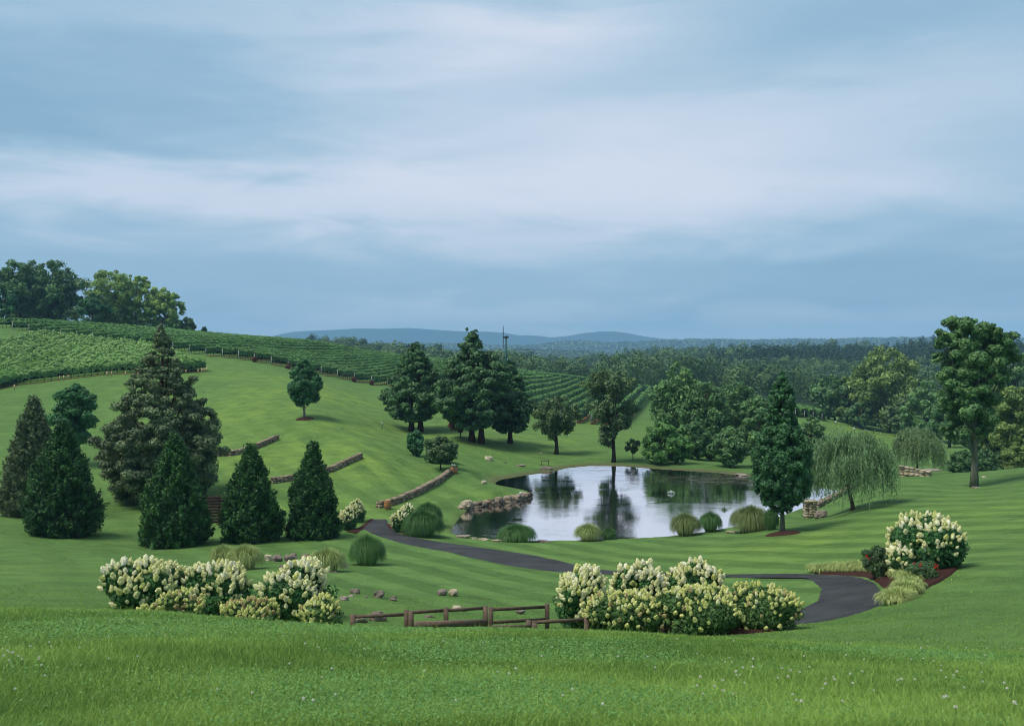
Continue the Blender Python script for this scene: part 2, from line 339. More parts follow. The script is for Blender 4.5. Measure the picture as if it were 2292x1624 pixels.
def pond_sd(x, y):
    """signed distance to the shore, negative inside"""
    P = np.stack([x, y], -1); out = np.full(len(x), 1e9); ins = np.zeros(len(x), bool)
    for a, b in zip(PS, np.roll(PS, -1, 0)):
        ab = b-a; tt = np.clip(((P-a)@ab)/(ab@ab), 0, 1); out = np.minimum(out, np.linalg.norm(P-(a+tt[:, None]*ab), axis=1))
        c = ((a[1] > y) != (b[1] > y)) & (x < (b[0]-a[0])*(y-a[1])/(b[1]-a[1]+1e-12)+a[0]); ins ^= c
    return np.where(ins, -out, out)
CT = []
for u in (-250, 300, 800, 1300, 1800, 2550): CT += [(u, 1624, 4.5)]
for u, vc in ((-250, 1346), (0, 1352), (350, 1362), (700, 1387), (1100, 1400), (1400, 1408), (1700, 1426), (2000, 1440), (2292, 1450), (2550, 1458)):
    vc += 15; CT += [(u, vc+(1624-vc)*.545, 6.3), (u, vc+(1624-vc)*.26, 8.6), (u, vc, 12)]
COLS = {0: [(16, 1358), (22, 1368), (28, 1352), (33, 1330), (42, 1300), (55, 1260), (70, 1215), (80, 1180), (95, 1120), (115, 1030), (140, 965), (162, 905), (185, 862), (215, 797), (250, 735), (310, 712), (360, 720), (440, 760)],
 350: [(16, 1368), (22, 1382), (28, 1378), (33, 1350), (42, 1310), (55, 1268), (75, 1221), (85, 1176), (95, 1132), (110, 1065), (130, 1000), (150, 940), (172, 880), (192, 838), (250, 773), (315, 748), (370, 756), (450, 785)],
 700: [(16, 1394), (21, 1412), (27, 1405), (33, 1365), (42, 1322), (55, 1272), (68, 1237), (78, 1205), (90, 1157), (100, 1108), (108, 1060), (125, 1000), (140, 940), (165, 895), (190, 862), (233, 838), (280, 805), (330, 777), (390, 785), (460, 805)],
 1000: [(16, 1405), (21, 1424), (27, 1418), (31, 1392), (36, 1370), (45, 1325), (55, 1285), (64, 1250), (72, 1225), (80, 1206), (93, 1150), (100, 1120), (110, 1085), (125, 1035), (140, 1000), (155, 972), (180, 930), (210, 890), (240, 862), (330, 818), (390, 822)],
 1130: [(150, 1003), (165, 975), (190, 935), (220, 900), (260, 862), (300, 840), (350, 838), (420, 860)],
 1245: [(148, 1016), (175, 975), (205, 945), (250, 905), (290, 878), (330, 858), (350, 853), (380, 851), (450, 872)],
 1400: [(16, 1415), (21, 1432), (27, 1425), (32, 1400), (38, 1375), (45, 1335), (54, 1298), (62, 1272), (70, 1246), (78, 1219), (140, 1032), (150, 1013), (165, 990), (205, 956), (250, 922), (290, 897), (330, 875), (350, 870), (380, 873), (450, 892)],
 1600: [(36, 1385), (45, 1340), (56, 1289), (65, 1250), (75, 1218), (82, 1198), (145, 1035), (170, 1010), (250, 955), (330, 905), (380, 896), (450, 902)],
 1800: [(16, 1433), (20, 1431), (27, 1417), (32, 1400), (36, 1388), (44, 1338), (52, 1288), (60, 1250), (70, 1208), (80, 1176)],
 2000: [(16, 1441), (21, 1427), (28, 1390), (36, 1345), (44, 1292), (55, 1240), (68, 1180), (80, 1140), (95, 1100), (108, 1072), (125, 1062), (150, 1050), (200, 1015), (260, 985), (290, 968), (350, 952)],
 2292: [(16, 1446), (20, 1427), (26, 1380), (34, 1310), (45, 1240), (60, 1170), (80, 1105), (110, 1046), (125, 1052), (150, 1050), (200, 1020), (300, 962)]}
for u, L in COLS.items():
    L = [(d, v+(13 if d <= 17 else 9 if d < 24 else 0)) for d, v in L]
    for d, v in L: CT.append((u, v, d))
    if u == 0: CT += [(-300, v-(25 if d > 180 else 0), d) for d, v in L[::2]]
    if u == 2292: CT += [(2600, v-12, d) for d, v in L[::2]]
CT += [(470, 826, 205), (470, 802, 228), (865, 868, 236), (250, 838, 190), (620, 800, 262), (1750, 1190, 76), (1900, 1143, 86), (1855, 1148, 93), (1815, 1160, 92), (1850, 945, 280), (1800, 930, 300), (1930, 975, 265), (2100, 1000, 240), (2150, 1012, 200),
       (2180, 1090, 95), (1110, 1101, 104.5), (1160, 1100, 108), (485, 1022, 118), (610, 980, 130), (810, 1020, 117), (610, 1080, 104), (850, 1138, 94), (1025, 1055, 117), (870, 1060, 110), (930, 1020, 128), (930, 966, 160), (1800, 1010, 160), (1800, 975, 220), (1700, 1000, 180)]
for u, v in ((0, 800), (700, 815), (1000, 835), (1150, 850), (1300, 868), (1450, 862), (1700, 862), (2000, 858), (2292, 850)): CT.append((u, v+14, 620))
for u, v in ((0, 800), (700, 803), (1000, 825), (1150, 845), (1300, 850), (1450, 838), (1550, 828), (1700, 820), (2000, 813), (2292, 808)): CT.append((u, v, 900))
for u in (0, 700, 1300, 1700, 2292): CT += [(u, 806, 1500), (u, 789, 4000), (u, 782, 12000)]
CT = np.array(CT, float)
cx_, cy_, cz_ = (CT[:, 0]-U0)/F*CT[:, 2], CT[:, 2], (V0-CT[:, 1])/F*CT[:, 2]
sh = resample_closed(PW, 46)
cx_ = np.concatenate([cx_, sh[:, 0]]); cy_ = np.concatenate([cy_, sh[:, 1]]); cz_ = np.concatenate([cz_, np.full(len(sh), WATER+.15)])
KT = 5.0
def feat(x, y):
    th = np.arctan2(x, y); th = np.where(np.abs(th) > .60, np.sign(th)*(.60+.12*np.tanh((np.abs(th)-.60)/.12)), th)
    r = np.maximum(np.hypot(x, y), 4.5)
    return np.stack([th*KT, np.log(r)*1.6], -1), r
Pc, rc = feat(cx_, cy_); gc = cz_/rc
def tps(d2): return .5*d2*np.log(d2+1e-12)
D2 = ((Pc[:, None]-Pc[None])**2).sum(-1); n_ = len(Pc)
A = np.zeros((n_+3, n_+3)); A[:n_, :n_] = tps(D2)+np.eye(n_)*4e-4; A[:n_, n_] = 1; A[:n_, n_+1:] = Pc; A[n_, :n_] = 1; A[n_+1:, :n_] = Pc.T
W_ = np.linalg.solve(A, np.concatenate([gc, [0, 0, 0]]))
def H(x, y):
    """height of the ground (world z)"""
    x = np.atleast_1d(np.asarray(x, float)); y = np.atleast_1d(np.asarray(y, float)); out = np.empty(len(x))
    for i in range(0, len(x), 40000):
        sl = slice(i, i+40000); P, r = feat(x[sl], y[sl])
        g = tps(((P[:, None]-Pc[None])**2).sum(-1))@W_[:n_] + W_[n_] + P@W_[n_+1:]
        out[sl] = g*r
    near = (y > 70) & (y < 150) & (np.abs(x) < 70)
    if near.any():
        s = pond_sd(x[near], y[near]); b = out[near]
        tt = np.clip(s/3.0, 0, 1); tt = tt*tt*(3-2*tt)
        o = np.maximum(b, WATER+.12)
        tt2 = np.clip((s-6)/8, 0, 1); floor_ = np.where(tt2 < 1, np.maximum(b, (WATER+.12)*(1-tt2)+b*tt2), b)
        z = np.where(s > 0, (WATER+.12)*(1-tt)+floor_*tt, WATER+.12+np.maximum(s*.5, -1.8))
        out[near] = z
    # back of the camera: level off
    return out+EYE
def H1(x, y): return float(H([x], [y])[0])
def at(u, d): x = (u-U0)/F*d; return np.array([x, d, H1(x, d)])
def hit(u, v, dmin=14, dmax=420):
    ys = np.exp(np.linspace(math.log(dmin), math.log(dmax), 500)); xs = (u-U0)/F*ys; zs = H(xs, ys); ray = EYE+(V0-v)/F*ys
    k = np.argmax(ray < zs)
    if k == 0: k = int(np.argmin(np.abs(ray-zs)))
    return np.array([xs[k], ys[k], zs[k]])
def build_ground():
    rr = np.concatenate([np.exp(np.arange(math.log(.6), math.log(70), .010)), np.exp(np.arange(math.log(70), math.log(150), .0045)), np.exp(np.arange(math.log(150), math.log(450), .009)), np.exp(np.arange(math.log(450), math.log(9400), .035))])
    th = np.concatenate([np.linspace(-180, -34, 40, endpoint=False), np.linspace(-34, 34, 341), np.linspace(34, 180, 41)[1:-1]])
    th = np.radians(th); nr, nt = len(rr), len(th)
    X = rr[:, None]*np.sin(th)[None]; Y = rr[:, None]*np.cos(th)[None]; x, y = X.ravel(), Y.ravel(); z = H(x, y)
    bk = np.clip((np.abs(np.repeat(th[None], nr, 0).ravel())-R(60))/R(60), 0, 1)
    flat = -np.maximum(np.hypot(x, y)-4, 0)*.02; z = z*(1-bk)+flat*bk
    # small real unevenness of the lawn
    lump = (np.sin(x*.9+np.sin(y*.5)*1.3)*np.sin(y*.7+1.1*np.sin(x*.4)))*.035 + np.sin(x*.23+y*.11)*np.sin(y*.19-x*.07)*.10
    rw = np.hypot(x, y); lump *= np.clip((rw-8)/25, 0, 1)*np.clip((400-rw)/200, 0, 1)
    nearp = np.where((rw > 70) & (rw < 150), 0.25, 1); z = z+lump*nearp
    V = np.stack([x, y, z], -1)
    i = np.arange(nr-1)[:, None]*nt; j = np.arange(nt)[None]
    f = np.stack([i+j, i+nt+j, i+nt+(j+1) % nt, i+(j+1) % nt], -1).reshape(-1, 4)
    V = np.vstack([V, [[0, 0, z[:nt].mean()]]]); c = len(V)-1
    f0 = np.stack([np.full(nt, c), np.arange(nt), (np.arange(nt)+1) % nt], -1)
    me = mesh_np('ground', V, [f[:, ::-1] if False else f, f0], M['turf'], smooth=True)
    me.flip_normals()
    x, y = V[:, 0], V[:, 1]; d = np.maximum(y, 1); u = U0+F*x/d
    def blob(cu, cdp, su, sdp): return np.exp(-.5*(((u-cu)/su)**2+(np.log(d/cdp)/sdp)**2))*(y > 2)
    yel = .75*blob(820, 165, 260, .13)+.8*blob(560, 118, 330, .20)+.6*blob(850, 105, 200, .13)+.9*blob(1960, 260, 160, .2)+.55*blob(1650, 66, 380, .12)+.4*blob(600, 190, 200, .2)+.5*blob(1350, 190, 200, .15)+.3*blob(2200, 60, 300, .3)+.35*blob(100, 48, 300, .2)+.45*blob(1480, 330, 80, .1)+.3*blob(1150, 110, 100, .1)
    mow = np.clip(blob(1350, 55, 650, .38)*1.3, 0, 1)+.35*blob(800, 110, 350, .3)+.5*blob(2150, 60, 250, .4)
    wood = np.clip((rw if len(rw) == len(x) else np.append(rw, 0))/120-3.9, 0, 1)
    s = np.full(len(x), 99.); nb = (y > 70) & (y < 150) & (np.abs(x) < 70); s[nb] = pond_sd(x[nb], y[nb])
    far_side = np.clip((y-112)/10, 0, 1)
    bank = np.clip(1-np.abs(s)/(0.5+1.6*far_side), 0, 1)*1.4*(.35+.65*far_side); bank = np.where(s < -.3, 1, bank)
    for nm, a in (('yel', yel), ('mow', mow), ('wood', wood), ('bank', np.clip(bank, 0, 1))):
        at_ = me.attributes.new(nm, 'FLOAT', 'POINT'); at_.data.foreach_set('value', a.astype(np.float32))
    o = link('ground', me); tag(o, 'rolling green lawn and hillside around the pond', kind='structure')
build_ground()
def build_water():
    P = resample_closed(PW, 150); c = P.mean(0)
    nrm = unit(P-c); P = P+nrm*.9
    k = np.linspace(0, 1, 40)[1:]
    V = np.concatenate([[[c[0], c[1], WATER+EYE]]]+[np.column_stack([c+(P-c)*a, np.full(len(P), WATER+EYE)]) for a in k])
    n = len(P); f0 = np.stack([np.zeros(n, int), 1+np.arange(n), 1+(np.arange(n)+1) % n], -1)
    fs = [f0]
    i = 1+np.arange(len(k)-1)[:, None]*n; j = np.arange(n)[None]
    fs.append(np.stack([i+j, i+n+j, i+n+(j+1) % n, i+(j+1) % n], -1).reshape(-1, 4))
    me = mesh_np('pond', V, fs, M['water'], smooth=True)
    u = U0+F*V[:, 0]/V[:, 1]; v = V0-F*WATER/V[:, 1]
    sc_ = np.exp(-.5*(((u-1640)/150)**2+((v-1072)/10)**2))*1.3 + np.exp(-.5*(((u-1380)/110)**2+((v-1050)/4)**2))*.7 + np.exp(-.5*(((u-1500)/45)**2+((v-1106)/7)**2))*.35+np.exp(-.5*(((u-1015)/20)**2+((v-1180)/16)**2))*.8
    a = me.attributes.new('scum', 'FLOAT', 'POINT'); a.data.foreach_set('value', sc_.astype(np.float32))
    tag(link('pond', me), 'still dark pond reflecting the pale sky', kind='structure')
build_water()
def catmull(P, n):
    P = np.asarray(P, float); s = np.concatenate([[0], np.cumsum(np.linalg.norm(np.diff(P, axis=0), axis=1)+1e-6)]); tt = np.linspace(0, s[-1], n)
    Q = np.stack([np.interp(tt, s, P[:, i]) for i in range(P.shape[1])], 1)
    for _ in range(max(2, n//len(P))):
        Q[1:-1] = (Q[:-2]+2*Q[1:-1]+Q[2:])/4
    return Q
def ribbon(name, A_, B_, m, lift=.05, n=160, k=9, label=None, kind='structure', rag=.04):
    """sheet between two ground lines, draped on the terrain"""
    A_ = catmull(A_, n); B_ = catmull(B_, n)
    A_ += rng.normal(size=A_.shape)*rag; B_ += rng.normal(size=B_.shape)*rag
    tt = np.linspace(0, 1, k)[None, :, None]; P = A_[:, None]*(1-tt)+B_[:, None]*tt; P = P.reshape(-1, 2)
    z = H(P[:, 0], P[:, 1]); lump = lumps(P[:, 0], P[:, 1]); ed = np.zeros((n, k)); ed[:, 1:-1] = 1; z = z+lump+lift*ed.ravel()-.03*(1-ed.ravel())
    V = np.column_stack([P, z]); i = np.arange(n-1)[:, None]*k; j = np.arange(k-1)[None]
    f = np.stack([i+j, i+k+j, i+k+j+1, i+j+1], -1).reshape(-1, 4)
    me = mesh_np(name, V, [f], m, smooth=True)
    o = link(name, me); return tag(o, label, kind=kind)
def lumps(x, y):
    lump = (np.sin(x*.9+np.sin(y*.5)*1.3)*np.sin(y*.7+1.1*np.sin(x*.4)))*.035 + np.sin(x*.23+y*.11)*np.sin(y*.19-x*.07)*.10
    rw = np.hypot(x, y); lump = lump*np.clip((rw-8)/25, 0, 1)*np.clip((400-rw)/200, 0, 1)
    return lump*np.where((rw > 70) & (rw < 150), .25, 1)
_H = H
OUT = [(868, 1164), (874, 1182), (905, 1198), (1000, 1216), (1100, 1229), (1200, 1243), (1300, 1263), (1400, 1277), (1600, 1284), (1800, 1282), (1900, 1286), (1960, 1304), (1986, 1332), (1985, 1352), (1940, 1370), (1880, 1384), (1800, 1394), (1700, 1402), (1620, 1406)]
INN = [(828, 1163), (806, 1182), (858, 1206), (940, 1226), (1040, 1246), (1130, 1264), (1240, 1276), (1380, 1284), (1600, 1291), (1780, 1292), (1815, 1302), (1833, 1318), (1833, 1332), (1828, 1345), (1815, 1353), (1800, 1360), (1760, 1368), (1690, 1376), (1620, 1384)]
PO, PI_ = [hit(*p)[:2] for p in OUT], [hit(*p)[:2] for p in INN]
ribbon('path', PO, PI_, M['asphalt'], label='dark asphalt path curving across the lawn below the pond', n=220, k=11)
# ================================================================== PART2
# ------------------------------------------------------------------ plant builders
def g_pt(p): return np.array([p[0], p[1], H1(p[0], p[1])+float(lumps(np.array([p[0]]), np.array([p[1]]))[0])])
def px(d): return d/F               # metres per photograph pixel at depth d
def lobes_from_profile(prof, h0, h1, rx, n, lr, rnd=.12, ry=None):
    """centres and radii of foliage lobes filling a turned profile; prof(t) in 0..1"""
    ts = np.linspace(0, 1, 200); wv = np.array([prof(t) for t in ts])+.06; cdf = np.cumsum(wv)/wv.sum()
    t = np.interp(rng.random(n), cdf, ts); pr = np.array([prof(a) for a in t])
    ph = rng.uniform(0, 2*np.pi, n); q = rng.uniform(.25, 1, n)**.5
    rad = np.maximum(pr*rx-lr*.6, .02)*q*(1+np.clip(rng.normal(size=n), -1.4, 1.2)*rnd)
    ry = ry or rx
    C = np.stack([np.cos(ph)*rad, np.sin(ph)*rad*ry/rx, h0+t*(h1-h0)], -1)
    r = lr*rng.uniform(.6, 1.25, n)*np.clip(.35+pr*.75, .3, 1.1)
    return C, r
def foliage(C, r, n, size, squash=.8, upb=.35, jit=.6, aspect=.55, inner=.15, tintvar=.5, droop=0, lt=None):
    """leaf faces on the outside of many small lobes"""
    p = r**2; p = p/p.sum(); k = rng.choice(len(C), n, p=p)
    d = unit(rng.normal(size=(n, 3))+np.array([0, 0, upb])); q = rng.uniform(.60, 1.18, n); q = np.where(rng.random(n) < inner, rng.random(n), q)
    P = C[k]+d*(r[k]*q)[:, None]*np.array([1, 1, squash]); P[:, 2] -= droop*rng.random(n)*r[k]
    V, f = leaf_quads(P, size, d, jit, aspect)
    tl = rng.random(len(C)) if lt is None else lt; tint = np.clip(.5+(tl[k]-.5)*tintvar+(rng.random(n)-.5)*(.7 if lt is None else .35), 0, 1)
    return V, f, tint
def trunk_mesh(h, r0, lean=(0, 0), limbs=(), top=.35, wob=.06, seg=8):
    zz = np.linspace(-.25, h, 9); q = np.clip(zz/h, 0, 1)
    pts = np.stack([lean[0]*q**1.5+np.sin(q*7+1)*wob, lean[1]*q**1.5+np.cos(q*5)*wob, zz], -1)
    rad = r0*(1-q*(1-top)); rad[0] *= 1.5; rad[1] *= 1.12
    parts = [tube(pts, rad, seg)]
    for tgt, t0, rl in limbs:
        s = np.array([np.interp(t0, q, pts[:, i]) for i in range(3)]); e = np.asarray(tgt, float); mid = (s+e)/2+np.array([0, 0, -.08*np.linalg.norm(e-s)])
        pp = np.array([s, s*.55+mid*.45, mid*.5+e*.5+mid*0, e]); parts.append(tube(catmull(pp, 7), np.linspace(rl, rl*.25, 7), 6))
    return merge(parts)
def crown_obj(name, V, f, tint, m, parent): return link(name, mesh_np(name, V, [f], m, tint), parent)
def tree(name, cat, label, base, h, wd, prof, leafm, barkm, nlobe=60, lr=None, nleaf=9000, leaf=.2, h0=.15, r0=None, limbs=6, lean=(0, 0), group=None, squash=.8, C=None, r=None, crown='crown', trunk=True, ntr=1, rnd=.12, upb=.35, inner=.15, twist=0, droop=0, tintvar=.5):
    b = g_pt(base); e = empty(name, b, label, cat, group)
    lr = (lr or wd*.16)*.84; nlobe = int(nlobe*1.7); nleaf = int(nleaf*1.35)
    if C is None: C, r = lobes_from_profile(prof, h*h0, h-lr*.5, wd/2, nlobe, lr, rnd)
    C = C.copy(); C[:, 0] += lean[0]*np.clip(C[:, 2]/h, 0, 1)**1.5; C[:, 1] += lean[1]*np.clip(C[:, 2]/h, 0, 1)**1.5
    V, f, ti = foliage(C, r, nleaf, leaf, squash, upb, inner=inner, droop=droop, tintvar=tintvar); crown_obj(crown, V, f, ti, leafm, e)
    if trunk:
        r0 = r0 or h*.022
        ks = rng.choice(len(C), min(limbs, len(C)), replace=False)
        for q in range(ntr):
            L = [(C[k_], np.clip(C[k_][2]/h*.62, .12, .85), r0*.38) for k_ in ks[q::ntr]]
            V, fs = trunk_mesh(h*.82, r0, lean, L, .3)
            if ntr > 1: V = V+np.array([(q-(ntr-1)/2)*r0*3.4, q*.3, 0])
            link('trunk', mesh_np('trunk', V, fs, barkm, smooth=True), e)
    return e
cone = lambda t: max(0, min(1, (t/.10)**.5 if t < .10 else 1)*(1-max(0, t-.16)/.84)**.85*.98+.03)
arb = lambda t: (.80+.2*(t/.14) if t < .14 else (1-((t-.14)/.86)**1.5)**.98*1.0)+.02
dome = lambda t: math.sqrt(max(0, 1-(2*t-1)**2))
egg = lambda t: math.sqrt(max(0, 1-(2*(t**.8)-1)**2))
def conifer(name, cat, label, base, h, wd, m, nl=16000, leaf=.13, prof=arb, group=None, rough=.17, tiers=9, barkm='bark', spike=.0, clump=.62, tuft=46):
    """dense skirted conifer: upward sprays on a turned body"""
    b = g_pt(base); e = empty(name, b, label, cat, group)
    ns = max(40, nl//tuft)
    t = rng.random(ns*3); pr = np.array([prof(a) for a in t]); keep = rng.random(len(t)) < (pr+.10)/1.15; t, pr = t[keep][:ns], pr[keep][:ns]
    ph = rng.uniform(0, 2*np.pi, len(t))
    p1, p2 = rng.uniform(0, 6, 2); bump = 1-rough*.4+rough*.55*np.sin(ph*3+t*9+p1)+rough*.6*np.sin(ph*6-t*19+p2)+rough*.5*np.sin(ph*11+t*41)+rng.normal(size=len(t))*rough*.35
    rad = pr*wd/2*bump*np.where(rng.random(len(t)) < .8, 1, rng.random(len(t)))
    S = np.stack([np.cos(ph)*rad, np.sin(ph)*rad, t*h], -1); out = np.stack([np.cos(ph), np.sin(ph), np.full(len(t), .75)], -1); out = unit(out+rng.normal(size=out.shape)*.25)
    k = np.repeat(np.arange(len(t)), max(1, nl//len(t))); s = rng.random(len(k)); L = clump*wd**.5*.55
    Lk = L*rng.uniform(.55, 1.25, len(t))[k]; P = S[k]+out[k]*((s-.62)*Lk)[:, None]+rng.normal(size=(len(k), 3))*(.13*(1.2-s)*Lk)[:, None]*2; P[:, 2] -= (s*(1-s)*Lk)*.5
    P[:, 2] = np.maximum(P[:, 2], .03)
    nr = unit(np.cross(out[k], rng.normal(size=(len(k), 3))))*.7+out[k]*.5
    V, f = leaf_quads(P, leaf, nr, .9, .42, up=out[k]*1.2)
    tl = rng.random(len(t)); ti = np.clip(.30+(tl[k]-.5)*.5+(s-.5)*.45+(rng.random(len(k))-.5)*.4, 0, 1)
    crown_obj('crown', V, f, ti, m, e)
    V, fs = trunk_mesh(h*.9, wd*.035, (0, 0), (), .15); link('trunk', mesh_np('trunk', V, fs, M[barkm], smooth=True), e)
    return e
def place(u, v=None, d=None):
    if d is None: p = hit(u, v); return p[:2]
    return np.array([(u-U0)/F*d, d])
def dims(base, vb, vt, wpx): d = base[1]; return (vb-vt)*px(d), wpx*px(d)
# ------------------------------------------------------------------ conifers by the lawn
for (u, v, vt, wp, lab, lf, pf) in [
    (390, 1222, 972, 158, 'dark green arborvitae in front of the giant brown-green cedar, left of the dark board screen', 'conifer', arb),
    (138, 1197, 945, 172, 'dark green arborvitae with a rusty tip, front one of the pair at the far left', 'conifer', arb),
    (561, 1212, 998, 140, 'dark green arborvitae between the dark board screen and the rightmost cone tree', 'conifer', arb),
    (700, 1204, 990, 128, 'dark green arborvitae with a narrow pointed top beside the white hydrangeas at the path', 'conifer', lambda t: (.85+.15*(t/.12) if t < .12 else (1-((t-.12)/.88))**.82*(1-.12*math.sin(t*9)))+.03)]:
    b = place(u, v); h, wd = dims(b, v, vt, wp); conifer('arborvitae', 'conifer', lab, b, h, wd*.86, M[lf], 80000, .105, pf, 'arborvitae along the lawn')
b = place(75, d=88); h, wd = dims(b, 1142, 878, 150); conifer('arborvitae', 'conifer', 'taller bronze-topped arborvitae standing behind the front one at the far left', b, h, wd*.86, M['bigcedar'], 70000, .11, arb, 'arborvitae along the lawn', rough=.14)
b = place(362, d=97); h, wd = dims(b, 1128, 733, 262)
gp_ = lambda t: float(np.interp(t, [0, .05, .2, .35, .45, .58, .70, .83, .93, 1], [.62, .84, 1, .97, .90, .72, .54, .37, .2, .04]))
C_, r_ = lobes_from_profile(gp_, h*.02, h*.97, wd/2*1.02, 760, wd*.052, .13)
C2 = np.stack([rng.normal(size=8)*.15, rng.normal(size=8)*.15, np.linspace(.9, 1.0, 8)*h], -1); C_ = np.vstack([C_, C2]); r_ = np.concatenate([r_, np.linspace(.7, .25, 8)])
tree('giant_cedar', 'conifer', 'giant brown-green cedar towering over the cone shaped trees', b, h, wd, dome, M['bigcedar'], M['redbark'], C=C_, r=r_, nleaf=120000, leaf=.13, limbs=40, r0=.4, squash=.62, upb=.5, inner=.12, tintvar=.7, droop=.3)
b = place(168, d=116); h, wd = dims(b, 1030, 845, 100)
tree('maple_tree', 'tree', 'dark blue-green round maple rising behind the far left cone trees', b, h, wd, egg, M['maple'], M['bark'], 70, wd*.15, 14000, .17, h0=.26)
def mulch_ring(u, v, wp, hp, label):
    c = hit(u, v); rx = wp/2*px(c[1]); n = 40; th = np.linspace(0, 2*np.pi, n, endpoint=False)
    rr = rx*(1+rng.normal(size=n)*.025); ks = np.linspace(0, 1, 6)[1:]
    P = np.concatenate([[c[:2]]]+[c[:2]+np.stack([np.cos(th), np.sin(th)], -1)*(rr*k_)[:, None] for k_ in ks])
    z = H(P[:, 0], P[:, 1])+lumps(P[:, 0], P[:, 1])+np.concatenate([[.12]]+[np.full(n, .12*(1-k_**2)+(.03 if k_ < 1 else -.05)) for k_ in ks])
    V = np.column_stack([P, z]); i = 1+np.arange(4)[:, None]*n; j = np.arange(n)[None]
    f = np.stack([i+j, i+n+j, i+n+(j+1) % n, i+(j+1) % n], -1).reshape(-1, 4); f0 = np.stack([np.zeros(n, int), 1+np.arange(n), 1+(np.arange(n)+1) % n], -1)
    tag(link('mulch_bed', mesh_np('mulch_bed', V, [f0, f], M['mulch'], smooth=True)), label, kind='structure'); return c
# lone tree on the hill lawn
mulch_ring(683, 938, 46, 12, 'brown mulch ring under the lone lawn tree')
b = place(680, 936); h, wd = dims(b, 936, 802, 82)
C_, r_ = lobes_from_profile(lambda t: max(.02, math.sin(math.pi*min(1, t*.93+.05)**.8)**.7), h*.20, h*.97, wd/2, 170, wd*.10, .06)
tree('lawn_tree', 'tree', 'lone dark round tree in a mulch ring on the hill lawn', b, h, wd, dome, M['maple'], M['palebark'], C=C_, r=r_, nleaf=15000, leaf=.16, r0=.17)
# cedar group beside the pond
for (u, v, d, vt, wp, lab, ntr, n, lean) in [(930, 966, 160, 768, 162, 'dark bushy cedar with two trunks, leftmost of the group above the pond', 2, 26000, (0, 0)), (1066, 1004, 150, 750, 196, 'tallest dark cedar with a pointed tip and two bare trunks', 2, 34000, (-.6, 0)), (1141, 1000, 156, 815, 124, 'smaller dark cedar at the right of the cedar group', 1, 15000, (0, 0))]:
    b = place(u, d=d); h, wd = dims(b, v, vt, wp)
    pf = lambda t: (.5+1.6*t if t < .25 else .92*(1-((t-.25)/.75))**.62+.03)
    C_, r_ = lobes_from_profile(pf, h*.14, h*.97, wd/2, 260, wd*.085, .2)
    k_ = 10; C2 = np.stack([rng.normal(size=k_)*wd*.03, rng.normal(size=k_)*wd*.03, np.linspace(.86, 1.0, k_)*h], -1); C_ = np.vstack([C_, C2]); r_ = np.concatenate([r_, np.linspace(.9, .25, k_)])
    tree('cedar_tree', 'conifer', lab, b, h, wd, dome, M['cedar'], M['redbark'], C=C_, r=r_, nleaf=n, leaf=.26, r0=.42 if ntr == 2 else .35, ntr=ntr, lean=lean, group='cedars above the pond', squash=.55, inner=.1)
b = place(1030, d=153); h, wd = dims(b, 1000, 938, 62); tree('red_leaved_shrub', 'shrub', 'low dark red shrub under the tallest cedar', b, h, wd, dome, M['red'], M['bark'], 20, wd*.2, 2200, .24, h0=.25)
b = place(930, d=128); h, wd = dims(b, 1022, 962, 42); tree('dark_shrub', 'shrub', 'dense dark green shrub in front of the leftmost cedar', b, h, wd, egg, M['maple'], M['bark'], 40, wd*.18, 5000, .17, h0=.02, trunk=False)
b = place(985, v=1053); h, wd = dims(b, 1053, 976, 78); C_, r_ = lobes_from_profile(dome, h*.3, h*.95, wd/2, 80, wd*.09, .2)
tree('small_olive_tree', 'tree', 'small grey-green multi-stemmed tree beside the end of the lowest stone wall', b, h, wd, dome, M['dog'], M['bark'], C=C_, r=r_, nleaf=9000, leaf=.15, limbs=14, r0=.10, inner=.3)
b = place(985, d=124); h, wd = dims(b, 1040, 1000, 70); tree('low_bush', 'shrub', 'dark low bush tucked behind the grey-green tree', b, h, wd, dome, M['cedar'], M['bark'], 20, wd*.2, 2500, .2, h0=.0, trunk=False)
# open trees on the far shore
b = place(1245, v=1017); h, wd = dims(b, 1017, 880, 100); C_, r_ = lobes_from_profile(lambda t: .45+.55*math.sin(math.pi*min(1, t*1.05)) if t < .95 else .3, h*.30, h*.96, wd/2, 85, wd*.10, .25)
tree('airy_tree', 'tree', 'airy olive tree on the far shore, left of the tallest one', b, h, wd, dome, M['dog'], M['bark'], C=C_, r=r_, nleaf=7500, leaf=.20, limbs=14, r0=.28, group='open trees on the far shore', inner=.3, droop=.8)
b = place(1373, v=1035); h, wd = dims(b, 1035, 823, 120)
A1, q1 = lobes_from_profile(dome, h*.70, h*.98, wd*.50, 60, wd*.09, .25); A2, q2 = lobes_from_profile(dome, h*.36, h*.72, wd*.46, 70, wd*.09, .3); A3, q3 = lobes_from_profile(dome, h*.18, h*.42, wd*.26, 20, wd*.08, .3)
A1[:, 0] -= wd*.10; A3[:, 0] -= wd*.12; A2[:, 0] += wd*.02
tree('airy_tree', 'tree', 'tallest airy tree rising straight from the far edge of the pond', b, h, wd, dome, M['dog'], M['bark'], C=np.vstack([A1, A2, A3]), r=np.concatenate([q1, q2, q3]), nleaf=11000, leaf=.20, limbs=16, r0=.25, group='open trees on the far shore', inner=.3, droop=.8)
b = place(1416, d=142); h, wd = dims(b, 1030, 982, 34); tree('sapling', 'tree', 'thin little sapling right of the tall airy tree', b, h, wd, dome, M['dog'], M['bark'], 16, wd*.18, 900, .2, h0=.3, inner=.4)
